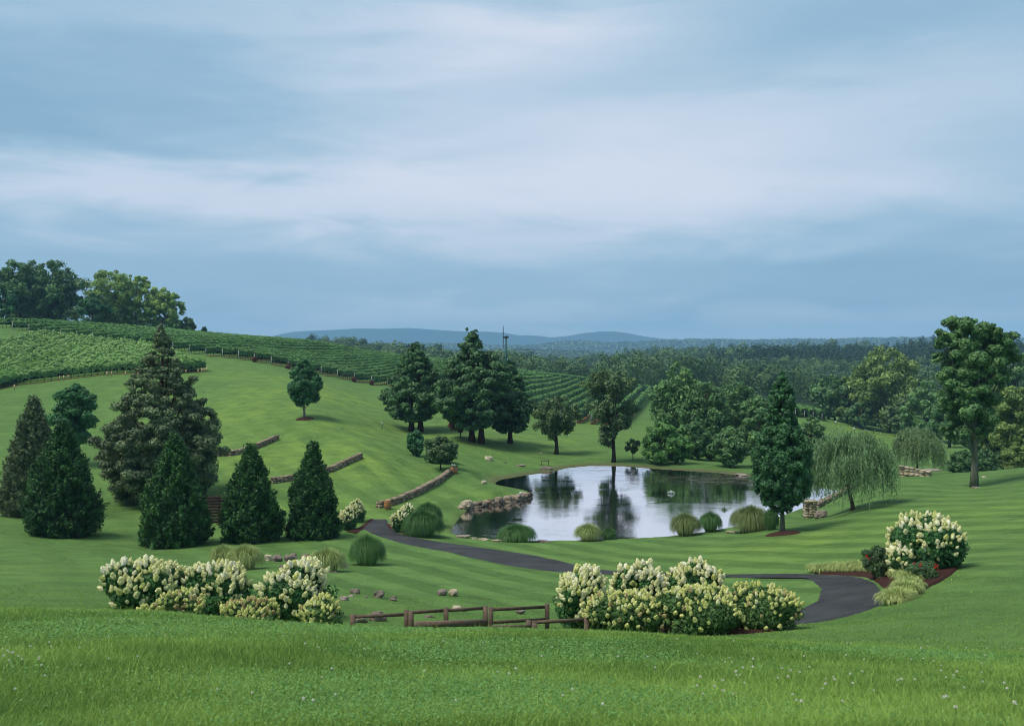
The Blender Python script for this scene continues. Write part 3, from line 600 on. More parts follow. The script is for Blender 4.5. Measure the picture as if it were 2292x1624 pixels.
for (u, d, vb, vt, wp, m_, nm, cat, lab, nlb, h0) in [
    (1478, 136, 1048, 950, 84, 'bright', 'round_shrub', 'shrub', 'bright green feathery shrub on the far shore, left of two joined ones', 50, 0.0), (1517, 137, 1046, 956, 60, 'bright', 'round_shrub', 'shrub', 'bright green feathery shrub joined to the right of a bigger one', 40, 0.0),
    (1635, 133, 1058, 962, 82, 'mid', 'round_shrub', 'shrub', 'olive-green shrub at the far shore left of the columnar tree', 50, 0.05),
    (1516, 165, 1040, 840, 124, 'mid', 'bank_tree', 'tree', 'full green tree behind the bright shrubs, highest of the thicket', 70, 0.05), (1580, 160, 1045, 872, 120, 'oak', 'bank_tree', 'tree', 'dark green tree in the middle of the thicket behind the pond', 70, 0.02),
    (1648, 168, 1040, 874, 130, 'mid', 'bank_tree', 'tree', 'mid green tree at the right of the thicket behind the pond', 70, 0.02), (1545, 150, 1048, 960, 90, 'oak', 'low_bush', 'shrub', 'dark low bush at the foot of the thicket behind the pond', 40, 0.0),
    (1700, 158, 1040, 905, 90, 'mid', 'bank_tree', 'tree', 'green tree half hidden behind the columnar tree', 50, 0.02), (1612, 150, 1050, 985, 70, 'oak', 'low_bush', 'shrub', 'dark bush between the thicket and the olive shrub', 30, 0.0), (1712, 135, 1062, 1015, 60, 'oak', 'low_bush', 'shrub', 'small dark bush at the water left of the columnar tree', 25, 0.0),
    (1815, 150, 1050, 955, 70, 'oak', 'low_bush', 'shrub', 'dark shrub between the columnar tree and the willow', 40, 0), (1560, 190, 1030, 905, 100, 'mid', 'bank_tree', 'tree', 'green tree filling the back of the pond thicket', 50, 0)]:
    b = place(u, d=d); h, wd = dims(b, vb, vt, wp)
    tree(nm, cat, lab, b, h, wd, egg, M[m_], M['bark'], nlb, wd*.15, 9000 if 'bank' in nm else 6500, .27 if 'bank' in nm else .21, h0=h0, group='trees and shrubs behind the pond', rnd=.2, upb=.45)
# columnar tree in mulch
mulch_ring(1752, 1195, 84, 20, 'brown mulch disc around the columnar tree')
b = place(1750, v=1191); h, wd = dims(b, 1191, 828, 132)
def colp(t):
    return float(np.interp(t, [0, .05, .15, .3, .45, .55, .63, .72, .82, .92, 1], [.28, .62, .95, 1.0, .93, .78, .55, .50, .47, .30, .06]))
C_, r_ = lobes_from_profile(colp, h*.13, h*.985, wd/2, 900, wd*.060, .04)
tree('columnar_tree', 'tree', 'tall dark columnar pear tree in a round mulch bed by the pond', b, h, wd, dome, M['pear'], M['greybark'], C=C_, r=r_, nleaf=70000, leaf=.115, limbs=18, r0=.16, squash=1.1, inner=.2)
# willows
def willow(label, b, h, wd, m, n=420, fl=.42, trunk_lean=(-.5, 0), leaf=.13, mb='bark', gp='weeping willows'):
    g = g_pt(b); e = empty('willow_tree', g, label, 'willow tree', gp)
    parts, tips = [], []
    nb = 26; ph = rng.uniform(0, 2*np.pi, nb); el_ = rng.uniform(.2, 1.35, nb); Rr = wd*.37
    Cb = np.stack([np.cos(ph)*np.cos(el_)*Rr, np.sin(ph)*np.cos(el_)*Rr, h*.45+np.sin(el_)*h*.48], -1)
    P, Nn, ti, k_ = [], [], [], 0
    for s in range(n):
        c = Cb[rng.integers(nb)]+rng.normal(size=3)*wd*.055; o = np.array([c[0], c[1], 0]); ol = np.linalg.norm(o)+.01; o = o/ol
        L = min(c[2]-h*.10*rng.uniform(.6, 2.2), h*rng.uniform(.2, .58)); L = max(L, h*.12); reach = rng.uniform(.2, 1)*wd*.13
        m_ = int(L/(leaf*.62))+3; q = np.linspace(0, 1, m_)
        pts = c+o*(reach*(1-(1-q)**2))[:, None]; pts[:, 2] = c[2]+np.sin(q*2.0)*.10*h*(1-q)-L*q**1.35
        pts += rng.normal(size=pts.shape)*leaf*.35; P.append(pts); t0 = rng.random(); ti.append(np.clip(t0*.6+.2+rng.normal(size=m_)*.15, 0, 1))
    P = np.concatenate(P); ti = np.concatenate(ti); 
    V, f = leaf_quads(P, leaf, None, 1, .22, up=np.array([0, 0, -1.3])); crown_obj('crown', V, f, ti, m, e)
    V, fs = trunk_mesh(h*.5, h*.026, trunk_lean, [(Cb[i], rng.uniform(.5, .95), h*.010) for i in range(nb)], .6); link('trunk', mesh_np('trunk', V, fs, M[mb], smooth=True), e)
b = place(1908, v=1142); h, wd = dims(b, 1142, 968, 208); willow('broad weeping willow with a dark leaning trunk on the right lawn', b, h, wd, M['willow'], 1250, leaf=.125, trunk_lean=(-.75, 0))
b = place(2053, d=122); h, wd = dims(b, 1058, 955, 118); willow('smaller pale weeping willow beyond the crest of the right lawn', b, h, wd, M['willow2'], 750, leaf=.15, trunk_lean=(.1, 0))
# tall tree on the right lawn
b = place(2180, v=1091); h, _ = dims(b, 1091, 697, 200); s_ = px(b[1])
blobs = [(2150, 735, 48, 34), (2205, 748, 48, 30), (2240, 770, 34, 30), (2110, 760, 28, 28), (2150, 800, 60, 48), (2215, 815, 50, 42), (2110, 840, 36, 34), (2170, 860, 52, 44), (2225, 850, 34, 26), (2150, 920, 46, 42), (2195, 910, 38, 40), (2140, 965, 36, 26), (2190, 960, 28, 26), (2090, 800, 14, 16), (2262, 800, 18, 18), (2115, 905, 26, 22), (2180, 732, 44, 22), (2180, 770, 50, 40), (2160, 760, 40, 30), (2185, 890, 40, 40), (2130, 870, 30, 30), (2225, 790, 30, 30)]
Cs, rs = [], []
for (u, v, a, c) in blobs:
    n = 16; d3 = unit(rng.normal(size=(n, 3)))*rng.uniform(.3, .9, (n, 1))
    Cs.append(np.array([(u-2180)*s_, 0, (1091-v)*s_])+d3*np.array([a, a*1.3, c])*s_); rs.append(np.full(n, min(a, c)*s_*.36)*rng.uniform(.6, 1.3, n))
tree('tall_lawn_tree', 'tree', 'tall broad-crowned tree with a long bare grey trunk on the right lawn', b, h, 8, dome, M['walnut'], M['greybark'], C=np.concatenate(Cs), r=np.concatenate(rs), nleaf=50000, leaf=.17, limbs=30, r0=.33, lean=(.5, 0), squash=.7, upb=.5)
# ------------------------------------------------------------------ trees on the left skyline and the far meadow edge
for (u, d, vb, vt, wp, m_, bk, lab, nl, lobes) in [
    (45, 325, 722, 590, 120, 'oak', 'bark', 'big dark green tree at the left end of the skyline', 9000, 60), (118, 330, 726, 587, 125, 'oak', 'bark', 'big dark green tree with spreading limbs, second on the left skyline', 10000, 70),
    (5, 315, 722, 650, 60, 'maple', 'bark', 'very dark tree cut by the left edge of the view', 4000, 30), (85, 345, 722, 660, 190, 'oak', 'bark', 'low dark growth under the big skyline trees', 7000, 60),
    (208, 322, 738, 664, 66, 'maple', 'bark', 'small round dark tree between the oaks and the pale sycamore', 5000, 40), (246, 330, 742, 607, 118, 'sycl', 'palebark', 'pale open sycamore with white limbs on the left skyline', 7500, 90),
    (305, 335, 748, 620, 95, 'sycl', 'palebark', 'yellow-green sycamore right of the pale open one', 7500, 70), (262, 350, 742, 690, 150, 'oak', 'bark', 'dark undergrowth below the sycamores', 4500, 50), (368, 335, 754, 652, 86, 'sycl', 'palebark', 'lower yellow-green sycamore at the right end of the skyline trees', 6500, 60), (392, 335, 756, 715, 50, 'oak', 'bark', 'dark bush below the lowest sycamore', 2500, 25),
    (422, 335, 756, 712, 38, 'dog', 'bark', 'scraggly little tree beside the sycamores', 1200, 24)]:
    b = place(u, d=d); h, wd = dims(b, vb+4, vt, wp); op = m_ == 'sycl'
    tree('skyline_tree', 'tree', lab, b, h, wd, lambda t: .55+.45*math.sin(math.pi*t) if t < .9 else .5, M[m_], M[bk], lobes, wd*(.10 if op else .13), nl, .50 if not op else .46, h0=.16 if h > 12 else .02, limbs=16, r0=h*.022, group='trees on the left skyline', rnd=.22, inner=.25)
b = place(457, d=335); h, wd = dims(b, 758, 731, 22); conifer('small_spruce', 'conifer', 'tiny dark pointed spruce at the end of the skyline trees', b, h, wd, M['cedar'], 1500, .4, cone, rough=.2)
for (u, d, vb, vt, wp, m_, bk, lab, nl, lobes) in [
    (1990, 290, 968, 783, 150, 'syc', 'palebark', 'tall pale sycamore with white upper limbs at the meadow edge', 12000, 100), (1925, 300, 962, 845, 110, 'syc', 'bark', 'round olive tree left of the tall sycamore', 8000, 60), (1868, 305, 952, 850, 110, 'mid', 'bark', 'round green tree above the four vine row ends', 8000, 60),
    (2030, 275, 975, 880, 80, 'dog', 'bark', 'leaning dark-trunked tree under the tall sycamore', 4500, 50), (2078, 260, 1000, 862, 110, 'mid', 'bark', 'round green tree right of the tall sycamore', 8500, 60), (2125, 235, 1010, 880, 100, 'oak', 'bark', 'dark tree at the meadow end behind the pale willow', 7000, 50),
    (1925, 290, 962, 905, 70, 'oak', 'bark', 'dark bush at the meadow edge under the olive tree', 3500, 30), (1960, 320, 955, 880, 90, 'oak', 'bark', 'dark tree in the gap left of the sycamore trunk', 4500, 40),
    (2235, 170, 1045, 872, 110, 'syc', 'bark', 'yellow-green tree right of the tall lawn tree', 12000, 80), (2285, 150, 1042, 860, 120, 'syc', 'bark', 'olive tree at the right edge of the view', 12000, 80), (2200, 200, 1030, 900, 130, 'oak', 'bark', 'dark tree behind the tall lawn tree', 9000, 60), (2270, 260, 1010, 800, 120, 'mid', 'bark', 'tall green tree farther back at the right edge', 9000, 70), (2345, 160, 1040, 850, 120, 'mid', 'bark', 'tree just past the right edge', 6000, 60)]:
    b = place(u, d=d); h, wd = dims(b, vb+4, vt, wp); op = m_ == 'syc'
    tree('meadow_edge_tree', 'tree', lab, b, h, wd, egg if not op else (lambda t: .62+.38*math.sin(math.pi*t)), M[m_], M[bk], lobes, wd*.115, nl, .36*d/250+.05, h0=.06, limbs=14, r0=h*.018, group='trees around the far meadow', rnd=.2, inner=.2)
for (u, d, vb, vt, wp, lab) in [(2155, 132, 1052, 1008, 62, 'dark clipped hedge bush just left of the tall lawn tree'), (2205, 132, 1052, 1006, 66, 'dark clipped hedge bush just right of the tall lawn tree'), (2245, 134, 1052, 1012, 40, 'small dark hedge bush, rightmost of three'), (2275, 132, 1050, 990, 60, 'green bush at the right edge beyond the lawn crest')]:
    b = place(u, d=d); h, wd = dims(b, vb+8, vt, wp); tree('hedge_bush', 'shrub', lab, b, h, wd, lambda t: math.sqrt(max(0, 1-t**4)), M['cedar' if 'dark' in lab else 'syc'], M['bark'], 60, wd*.14, 7000, .14, h0=.0, trunk=False, group='bushes beyond the right crest')
# ------------------------------------------------------------------ ornamental grasses
def blades(n, h, rad, wdt, seg=5, base_r=.50, ball=1.0):
    """arching blades of a fountain-shaped clump: steep in the middle, bowing to the ground outside"""
    ph = rng.uniform(0, 2*np.pi, n); k_ = rng.random(n)**.75; br = rad*base_r*k_*rng.uniform(.5, 1, n)
    th = k_*1.62+rng.normal(size=n)*.09                                # end direction, from upright to horizontal
    L = rng.uniform(.78, 1.10, n)
    a0 = ph+rng.normal(size=n)*.25; q = np.linspace(0, 1, seg+1)[None]
    er, ez = np.sin(th)*rad*L, np.cos(th)*h*L
    er, ez = np.maximum(er, br*.9), np.maximum(ez, h*rng.uniform(.02, .30, n))
    mr, mz = br+(er-br)*.72, (ez*.5+np.sin(np.minimum(th, 1.57))*h*rng.uniform(.80, 1.18, n))*L                # control point: up first, then over
    rr = br[:, None]*(1-q)**2+2*q*(1-q)*mr[:, None]+er[:, None]*q**2; zz = 2*q*(1-q)*mz[:, None]+ez[:, None]*q**2
    P = np.stack([np.cos(a0)[:, None]*rr, np.sin(a0)[:, None]*rr, zz], -1); tw = rng.uniform(-.6, .6, n)
    sd_ = np.stack([np.cos(a0+np.pi/2+tw), np.sin(a0+np.pi/2+tw), np.zeros(n)], -1)
    wv = wdt*(1-q**2*.8)[..., None]; Lf, Rt = P-sd_[:, None]*wv, P+sd_[:, None]*wv
    V = np.stack([Lf, Rt], 2).reshape(n, -1, 3); m_ = (seg+1)*2; base = np.arange(n)[:, None]*m_; f = []
    for k in range(seg): f.append(base+np.array([2*k, 2*k+1, 2*k+3, 2*k+2])[None])
    return V.reshape(-1, 3), f, rng.random(n), seg
def grass_mound(u, v, vt, wp, m_, lab, n=2400, wdt=.02, tip=False, name='ornamental_grass', d=None, gp='ornamental grass mounds'):
    b = place(u, v=v) if d is None else place(u, d=d); h, wd = dims(b, v, vt, wp)
    e = empty(name, g_pt(b), lab, 'ornamental grass', gp)
    V, fs, ti, seg = blades(int(n*1.7), h, wd/2, wdt*.8)
    V[:, 2] -= .03
    tt = np.concatenate([np.clip(ti*.5+.15+(.45*(s/(seg-1))**2 if tip else .1*s/seg), 0, 1) for s in range(seg)])
    link('blades', mesh_np('blades', V, fs, m_, tt), e)
for (u, v, vt, wp, m_, lab, n, wdt, tip) in [
    (946, 1199, 1142, 96, 'mound', 'large dark green grass mound at the path, in front of a flatter one', 4500, .018, False), (958, 1172, 1124, 66, 'mound', 'flatter grass mound half hidden behind the large dark one at the path', 2500, .02, False),
    (822, 1266, 1201, 84, 'mound', 'round fluffy grass ball standing alone beside the path', 5500, .009, True), (548, 1272, 1216, 90, 'moundlt', 'pale variegated grass clump behind the left hydrangeas, larger of two neighbours', 1700, .014, True), (498, 1262, 1217, 62, 'moundlt', 'small pale variegated grass clump left of a larger one', 900, .014, True),
    (731, 1280, 1226, 92, 'moundlt', 'pale variegated grass clump between the rocks and the fluffy grass ball', 1800, .014, True), (1157, 1213, 1173, 90, 'mound', 'green grass mound overhanging the near edge of the pond', 3200, .018, True), (1316, 1209, 1171, 66, 'moundlt', 'pale green reed clump at the near edge of the pond', 1500, .018, True),
    (1362, 1207, 1180, 38, 'mound', 'small dark grass tuft beside the pale reed clump', 900, .02, False), (1534, 1196, 1147, 70, 'moundtan', 'grass mound with tan tips at the water, leftmost of the shore row', 2600, .018, True), (1590, 1188, 1145, 54, 'mound', 'plain green grass mound second in the shore row', 2200, .018, True),
    (1621, 1180, 1137, 48, 'mound', 'plain green grass mound set back third in the shore row', 1800, .018, True), (1681, 1189, 1132, 96, 'moundtan', 'largest tan-topped grass mound left of the columnar tree', 4500, .018, True), (1727, 1186, 1135, 34, 'mound', 'narrow dark grass clump just left of the columnar trunk', 1200, .02, False)]:
    grass_mound(u, v, vt, wp, M[m_], lab, n, wdt, tip)
# ------------------------------------------------------------------ hydrangeas
def bloom_mesh(name, m_, n=110):
    """one panicle: a blunt cone of many small petals round a solid core"""
    t_ = rng.random(n)**.8; ph = rng.uniform(0, 2*np.pi, n); pr = np.sqrt(np.clip(t_*3.2, 0, 1))*(1-t_**2.2*.86)
    P = np.stack([np.cos(ph)*pr*.5, np.sin(ph)*pr*.5, t_*1.15], -1)+rng.normal(size=(n, 3))*.02
    nr = np.stack([np.cos(ph), np.sin(ph), t_*1.2-.2], -1)
    V, f = leaf_quads(P, .145, nr, .55, .9)
    zz = np.linspace(0, 1.08, 7); rr = .5*np.sqrt(np.clip(zz/1.15*3.2, 0, 1))*(1-(zz/1.15)**2.2*.9)*.92+.01
    V2, f2 = tube(np.stack([zz*0, zz*0, zz], -1), rr, 8)
    V, fs = merge([(V, f), (V2, f2)]); ti = np.concatenate([rng.random(n), np.full(sum(len(x) for x in f2), .25)])
    return mesh_np(name, V, fs, M[m_], ti)
BL = {k_: [bloom_mesh('flower_head', k_) for _ in range(3)] for k_ in ('bloom', 'bloomw', 'blooml', 'bloomb')}
def hydrangea(label, pos, h, wd, nb, kinds, size, lobes=5, leafm='hyd', nl=9000, leaf=.07, ry=None, low=.18, grp='flowering hydrangea bushes', depth=1.0, full=.0):
    g = g_pt(pos); e = empty('hydrangea_bush', g, label, 'hydrangea', grp)
    C, r = [], []
    for i in range(lobes):
        a = 2*np.pi*i/lobes+rng.normal()*.3; q = wd*.27*(0 if i == 0 else rng.uniform(.8, 1.1)); rr = wd*rng.uniform(.19, .28)
        C.append([math.cos(a)*q, math.sin(a)*q*depth, h*(.62 if i == 0 else rng.uniform(.38, .62))]); r.append(rr)
    C = np.array(C); r = np.array(r); zs = (h*.97-C[:, 2]) ; r = np.minimum(r, zs) if False else r
    sq = np.clip((h*np.concatenate([[1], rng.uniform(.74, 1, lobes-1)])-C[:, 2])/r, .7, 1.9)
    def surf(n, lo, fac):
        k_ = rng.integers(len(C), size=n*4); d = unit(rng.normal(size=(n*4, 3))+np.array([0, 0, .25])); P = C[k_]+d*(r[k_]*fac)[:, None]*np.stack([np.ones(n*4), np.ones(n*4), sq[k_]], -1)
        ok = (P[:, 2] > lo) & (P[:, 2] < h*1.0)
        for j in range(len(C)):
            rel = (P-C[j])/(r[j]*np.array([1, 1, sq[j]])); ok &= (np.linalg.norm(rel, axis=1) > fac*.93) | (k_ == j)
        return P[ok][:n], d[ok][:n]
    # foliage
    P, d = surf(nl, .04, .90); q = rng.uniform(.55, 1.0, len(P)); P = P*np.stack([q, q, np.ones(len(P))], -1) if False else P-d*((1-q)*wd*.16)[:, None]
    # skirt to the ground
    ns = nl//4; a = rng.uniform(0, 2*np.pi, ns); z = rng.uniform(.02, h*.5, ns); rr = wd*.5*(.62+.35*z/(h*.5))*rng.uniform(.6, 1, ns)
    P2 = np.stack([np.cos(a)*rr, np.sin(a)*rr*depth, z], -1); P = np.vstack([P, P2]); d = np.vstack([d, np.stack([np.cos(a), np.sin(a), a*0+.4], -1)])
    V, f = leaf_quads(P, leaf, d, .8, .5); crown_obj('foliage', V, f, np.clip(rng.random(len(P)), 0, 1), M[leafm], e)
    stems = [tube(catmull([(0, 0, -.1), (c[0]*.4, c[1]*.4, c[2]*.5), c], 5), np.linspace(.03, .012, 5), 5) for c in C]
    V, fs = merge(stems); link('stems', mesh_np('stems', V, fs, M['bark']), e)
    P, d = surf(max(nb*16, 80), h*low, 1.0); nb2 = int(nb*1.75)
    P = P+d*rng.uniform(-.05, .09, (len(P), 1))*h*.5
    keep = []; md = size*.70
    for i in range(len(P)):
        if len(keep) >= nb2: break
        hi = P[i][2]/h
        if rng.random() > .07+hi**1.8*1.0+full: continue
        if not keep or np.min(np.linalg.norm(P[keep]-P[i], axis=1)) > md*rng.uniform(.75, 1.1): keep.append(i)
    keep.sort(key=lambda i: P[i][1]-P[i][2]*.6)
    rest, rt = [], []
    for n_i, i in enumerate(keep):
        hi = P[i][2]/h; ks = kinds; kk = ks[0] if (hi > .8 and rng.random() < .35) else ks[1 if rng.random() < .85 else 2]
        bm_ = BL[kk][rng.integers(3)]; s = size*rng.uniform(.55, 1.12)
        ax = unit(d[i]*np.array([.6, .6, .4])+np.array([0, 0, .7])+rng.normal(size=3)*.18); qt = Vector(ax).to_track_quat('Z', 'Y'); L_ = P[i]-ax*s*.35
        if n_i < 98:
            o = bpy.data.objects.new('flower_head', bm_); col.objects.link(o); o.parent = e; o.scale = (s*.92, s*.92, s); o.location = L_; o.rotation_euler = qt.to_euler()
        else:
            Vb = np.empty(len(bm_.vertices)*3, dtype=np.float32); bm_.vertices.foreach_get('co', Vb); Vb = Vb.reshape(-1, 3)*s @ np.array(qt.to_matrix()).T+L_; nq = 110*4
            rest.append((Vb[:nq], np.arange(nq).reshape(-1, 4)))
    if rest:
        V, fs = merge(rest); o = link('flower_heads', mesh_np('flower_heads', V, fs, M[kinds[1]], rng.random(len(V)//4)), e); o['kind'] = 'stuff'
    return e
CR, LI = ('bloomw', 'bloom', 'blooml'), ('bloom', 'blooml', 'bloomb')
def hyd(u, d, vt, wp, nb, kinds, size, lab, gv=None, **kw):
    """bush standing at depth d whose top reaches the line vt"""
    p = place(u, d=d); z0 = g_pt(p)[2]; h = EYE+(V0-vt)/F*d-z0; hydrangea(lab, p, h, wp*px(d), nb, kinds, size, **kw)
hyd(332, 30, 1256, 192, 92, CR, .195, 'big white hydrangea bush, leftmost of the left three', lobes=7); hyd(492, 30.5, 1264, 170, 84, CR, .195, 'big white hydrangea bush in the middle of the left three'); hyd(665, 30, 1262, 198, 96, CR, .195, 'big white hydrangea bush, rightmost of the left three')
for (u, vt, wp, n, lab, k_) in [(412, 1322, 112, 70, 'low lime-yellow hydrangea in front of the gap between the two leftmost white bushes', LI), (562, 1344, 140, 80, 'low hydrangea with tan and lime heads in front of the middle white bush', ('bloomb', 'blooml', 'bloomb')), (722, 1335, 110, 70, 'low lime hydrangea at the right end of the left group', LI), (335, 1357, 60, 24, 'tiny lime hydrangea tuft under the leftmost white bush', LI)]:
    hyd(u, 26.5, vt, wp, n, k_, .132, lab, leafm='hyd2', nl=5000, leaf=.05, low=.3, full=.6)
hyd(1308, 31, 1272, 162, 92, CR, .195, 'big white hydrangea bush by the timber rail, leftmost of the right group'); hyd(1440, 33, 1260, 145, 80, CR, .195, 'big white hydrangea bush in the middle of the right group'); hyd(1555, 33, 1254, 140, 80, CR, .195, 'big white hydrangea bush with the highest heads at the back of the right group')
for (u, d, vt, wp, n, lab) in [(1402, 27.5, 1326, 184, 100, 'lime hydrangea next to the lower rail, leftmost of the front three'), (1560, 27.3, 1314, 215, 100, 'lime hydrangea in the middle of the front three'), (1708, 28.5, 1310, 200, 100, 'lime hydrangea at the path side, rightmost of the front three')]:
    hyd(u, d, vt, wp, n, LI, .132, lab, leafm='hyd2', nl=9000, leaf=.055, low=.08, full=.25, lobes=9)
hyd(2082, 43.5, 1150, 176, 100, CR, .225, 'tall white hydrangea in the mulch bed beside the path bend', nl=13000, leaf=.10, lobes=8, low=.1); hyd(2018, 43, 1215, 66, 40, CR, .22, 'low white hydrangea spilling left of the tall one in the mulch bed', nl=4000, leaf=.09)
for (u, v, vt, wp, n, lab) in [(800, 1168, 1119, 42, 60, 'small cream hydrangea left of the path, back one of two'), (780, 1186, 1136, 46, 60, 'small cream hydrangea left of the path, front one of two'), (897, 1190, 1144, 48, 60, 'small cream hydrangea right of the path, front one of two'), (913, 1172, 1128, 46, 55, 'small cream hydrangea right of the path, back one of two')]:
    p = place(u, v=v); h, wd = dims(p, v, vt, wp); hydrangea(lab, p, h, wd, n, ('bloomw', 'bloom', 'bloom'), .21, nl=3000, leaf=.12, low=.05, grp='small hydrangeas at the path', full=.5)
# red roses
fl = leaf_quads(unit(rng.normal(size=(26, 3)))*.5, .42, unit(rng.normal(size=(26, 3))), .8, .8); RM = mesh_np('flower', fl[0], [fl[1]], M['redf'], rng.random(26))
for (u, d, vt, wp, n, lab) in [(1966, 44.5, 1218, 66, 6, 'dark rose bush with a few red blooms at the left of the mulch bed'), (2068, 40.5, 1258, 72, 14, 'rose bush with bright red blooms in front of the tall white hydrangea')]:
    b = place(u, d=d); g = g_pt(b); h = EYE+(V0-vt)/F*d-g[2]; wd = wp*px(d)
    e = tree('rose_bush', 'rose bush', lab, b, h, wd, lambda t: .7+.3*math.sin(math.pi*t) if t < .9 else .5, M['rose'], M['bark'], 40, wd*.15, 6000, .05, h0=.05, trunk=False, group='red rose bushes')
    for i in range(n):
        o = bpy.data.objects.new('flower', RM); col.objects.link(o); o.parent = e; a = rng.uniform(-2.9, -.2); z = rng.uniform(.5, 1.02); o.location = (math.cos(a)*wd*.46, math.sin(a)*wd*.42*(1.15-z*.6), h*z); s = rng.uniform(.045, .08); o.scale = (s, s, s*.8)
# ================================================================== PART3 vineyards
TRK = mesh_np('trunk', *[(lambda a: (a[0], a[1]))(tube([(0, 0, -.2), (.03, 0, .3), (-.02, .02, .6), (.02, 0, .95)], [.045, .035, .03, .03], 5))][0], M['vtrunk'])
_pb = box((0, 0, 1.05), (.11, .11, 2.3)); PST = mesh_np('end_post', _pb[0], [_pb[1]], M['post'])
_tb = tube([(0, 0, 0), (0, 0, .7)], [.075, .07], 8); TUB = mesh_np('grow_tube', _tb[0], _tb[1], M['tube'])
SOIL = []
def vine_row(P, m_, label, group, h=1.95, lo=.85, wd=.55, leaf=.34, dens=42, trunks=(), posts=(0,), net=True, soil=None, rag=.12):
    P = np.asarray(P, float); s = np.concatenate([[0], np.cumsum(np.linalg.norm(np.diff(P, axis=0), axis=1))]); L = s[-1]
    o0 = g_pt(P[0]); e = empty('vine_row', o0, label, 'vine row', group)
    def on(t): x = np.interp(t, s, P[:, 0]); y = np.interp(t, s, P[:, 1]); return x, y
    def side(t): x1, y1 = on(np.minimum(t+.5, L)); x0, y0 = on(np.maximum(t-.5, 0)); d = unit(np.stack([x1-x0, y1-y0], -1)); return np.stack([-d[:, 1], d[:, 0]], -1)
    gt = np.linspace(0, L, max(8, int(L/2.5))); gx, gy = on(gt); gz = H(gx, gy)+lumps(gx, gy)
    def gz_at(t): return np.interp(t, gt, gz)
    n = int(L*dens); t = rng.random(n)*L
    ph0 = rng.random()*9; top = h*(1+rag*.5*np.sin(t*1.7+ph0)*np.sin(t*.53+ph0*2)+rng.normal(size=n)*rag*.35)
    a = rng.uniform(-1.25, 1.25, n); a = np.where(rng.random(n) < .5, np.sign(a)*1.25, a)       # 0 = top, +-1.25 = sides
    zf = np.where(np.abs(a) >= 1.2, rng.random(n), 1.0); off = np.where(np.abs(a) >= 1.2, np.sign(a)*wd/2*rng.uniform(.75, 1.15, n), a/1.25*wd/2)
    z = lo+(top-lo)*zf+rng.normal(size=n)*.05; sd = side(t); x, y = on(t); x = x+sd[:, 0]*off; y = y+sd[:, 1]*off
    nr = np.stack([sd[:, 0]*off*3, sd[:, 1]*off*3, np.where(zf > .8, 1., .35)], -1)
    V, f = leaf_quads(np.stack([x-o0[0], y-o0[1], z+gz_at(t)-o0[2]], -1), leaf, nr, .35, .7)
    tint = np.clip(.12+.25*(np.sin(t*.31+ph0)*.5+.5)+.45*(zf > .82)+(rng.random(n)-.5)*.45, 0, 1); crown_obj('foliage', V, f, tint, m_, e)
    if net:
        tt = np.arange(0, L+.01, 2.0); parts = []
        for sg in (-1, 1):
            sd = side(tt); x, y = on(tt); x = x+sd[:, 0]*sg*wd*.42-o0[0]; y = y+sd[:, 1]*sg*wd*.42-o0[1]; zz = gz_at(tt)-o0[2]
            A_ = np.stack([x, y, zz+lo-.22+.05*np.sin(tt)], -1); B_ = np.stack([x, y, zz+lo+.25], -1); k = len(tt); i = np.arange(k-1)
            parts.append((np.vstack([A_, B_]), np.stack([i, i+1, i+k+1, i+k], -1)))
        V, fs = merge(parts); link('fruit_netting', mesh_np('fruit_netting', V, fs, M['net']), e)
    for tr in trunks:
        if tr > L: continue
        x, y = on(tr); o = link('trunk', TRK, e, (x-o0[0], y-o0[1], gz_at(tr)-o0[2])); o.rotation_euler = (rng.normal()*.06, rng.normal()*.06, rng.random()*6); o.scale = (1.4, 1.4, 1)
    for tp in posts:
        x, y = on(tp if tp >= 0 else L); link('end_post', PST, e, (x-o0[0], y-o0[1], gz_at(tp if tp >= 0 else L)-o0[2]))
    if soil:
        tt = np.arange(soil[0], min(soil[1], L), 1.0)
        if len(tt) > 2:
            sd = side(tt); x, y = on(tt); w_ = .55+rng.normal(size=len(tt))*.08; rows_ = []
            for q in (-1, -.5, 0, .5, 1):
                xx, yy = x+sd[:, 0]*q*w_, y+sd[:, 1]*q*w_; rows_.append(np.stack([xx, yy, H(xx, yy)+lumps(xx, yy)+(.05 if abs(q) < 1 else -.02)], -1))
            k = len(tt); V = np.concatenate(rows_); i = np.arange(k-1)[None]; j = np.arange(4)[:, None]*k; SOIL.append((V, np.stack([i+j, i+1+j, i+1+k+j, i+k+j], -1).reshape(-1, 4)))
    return e
# block A: leafy rows along the contour, left
FA = [(-160, 900), (0, 866), (60, 860), (130, 850), (200, 842), (290, 837), (400, 836), (440, 832), (471, 825)]
fa = np.array([hit(u, v, 120)[:2] for u, v in FA]); xs_ = np.linspace(fa[0, 0], fa[-1, 0], 60); ys_ = np.interp(xs_, fa[:, 0], fa[:, 1])
ys_ = np.convolve(np.pad(ys_, 4, mode='edge'), np.ones(9)/9, 'valid')
for k in range(17):
    q = k/16; xe = xs_[-1]+(-80-xs_[-1])*q**1.5; x = np.linspace(xs_[0]-18, xe, 60); yf = np.interp(x, xs_, ys_); yb = np.interp(x, [-160, -125, -105, -88, -70, -60], [252, 250, 243, 238, 231, 226])-5-np.clip((x+110)/45, 0, 1)*2; y = yf+(yb-yf)*q
    Lr = x[-1]-x[0]
    vine_row(np.stack([x, y], -1)[::-1], M['vine'], 'front leafy vine row of the left block with its black netting and bare trunks' if k == 0 else ('second leafy vine row, just above the front one of the left block' if k == 1 else 'leafy untrimmed vine row stacked up the left hill'), 'leafy vine rows on the left hill', h=2.05, lo=.95, wd=.8, leaf=.27, dens=75, trunks=np.arange(.4, 95, 1.15) if k == 0 else np.arange(.4, 8, 1.2), net=True, soil=(0, 100) if k == 0 else None, rag=.28)
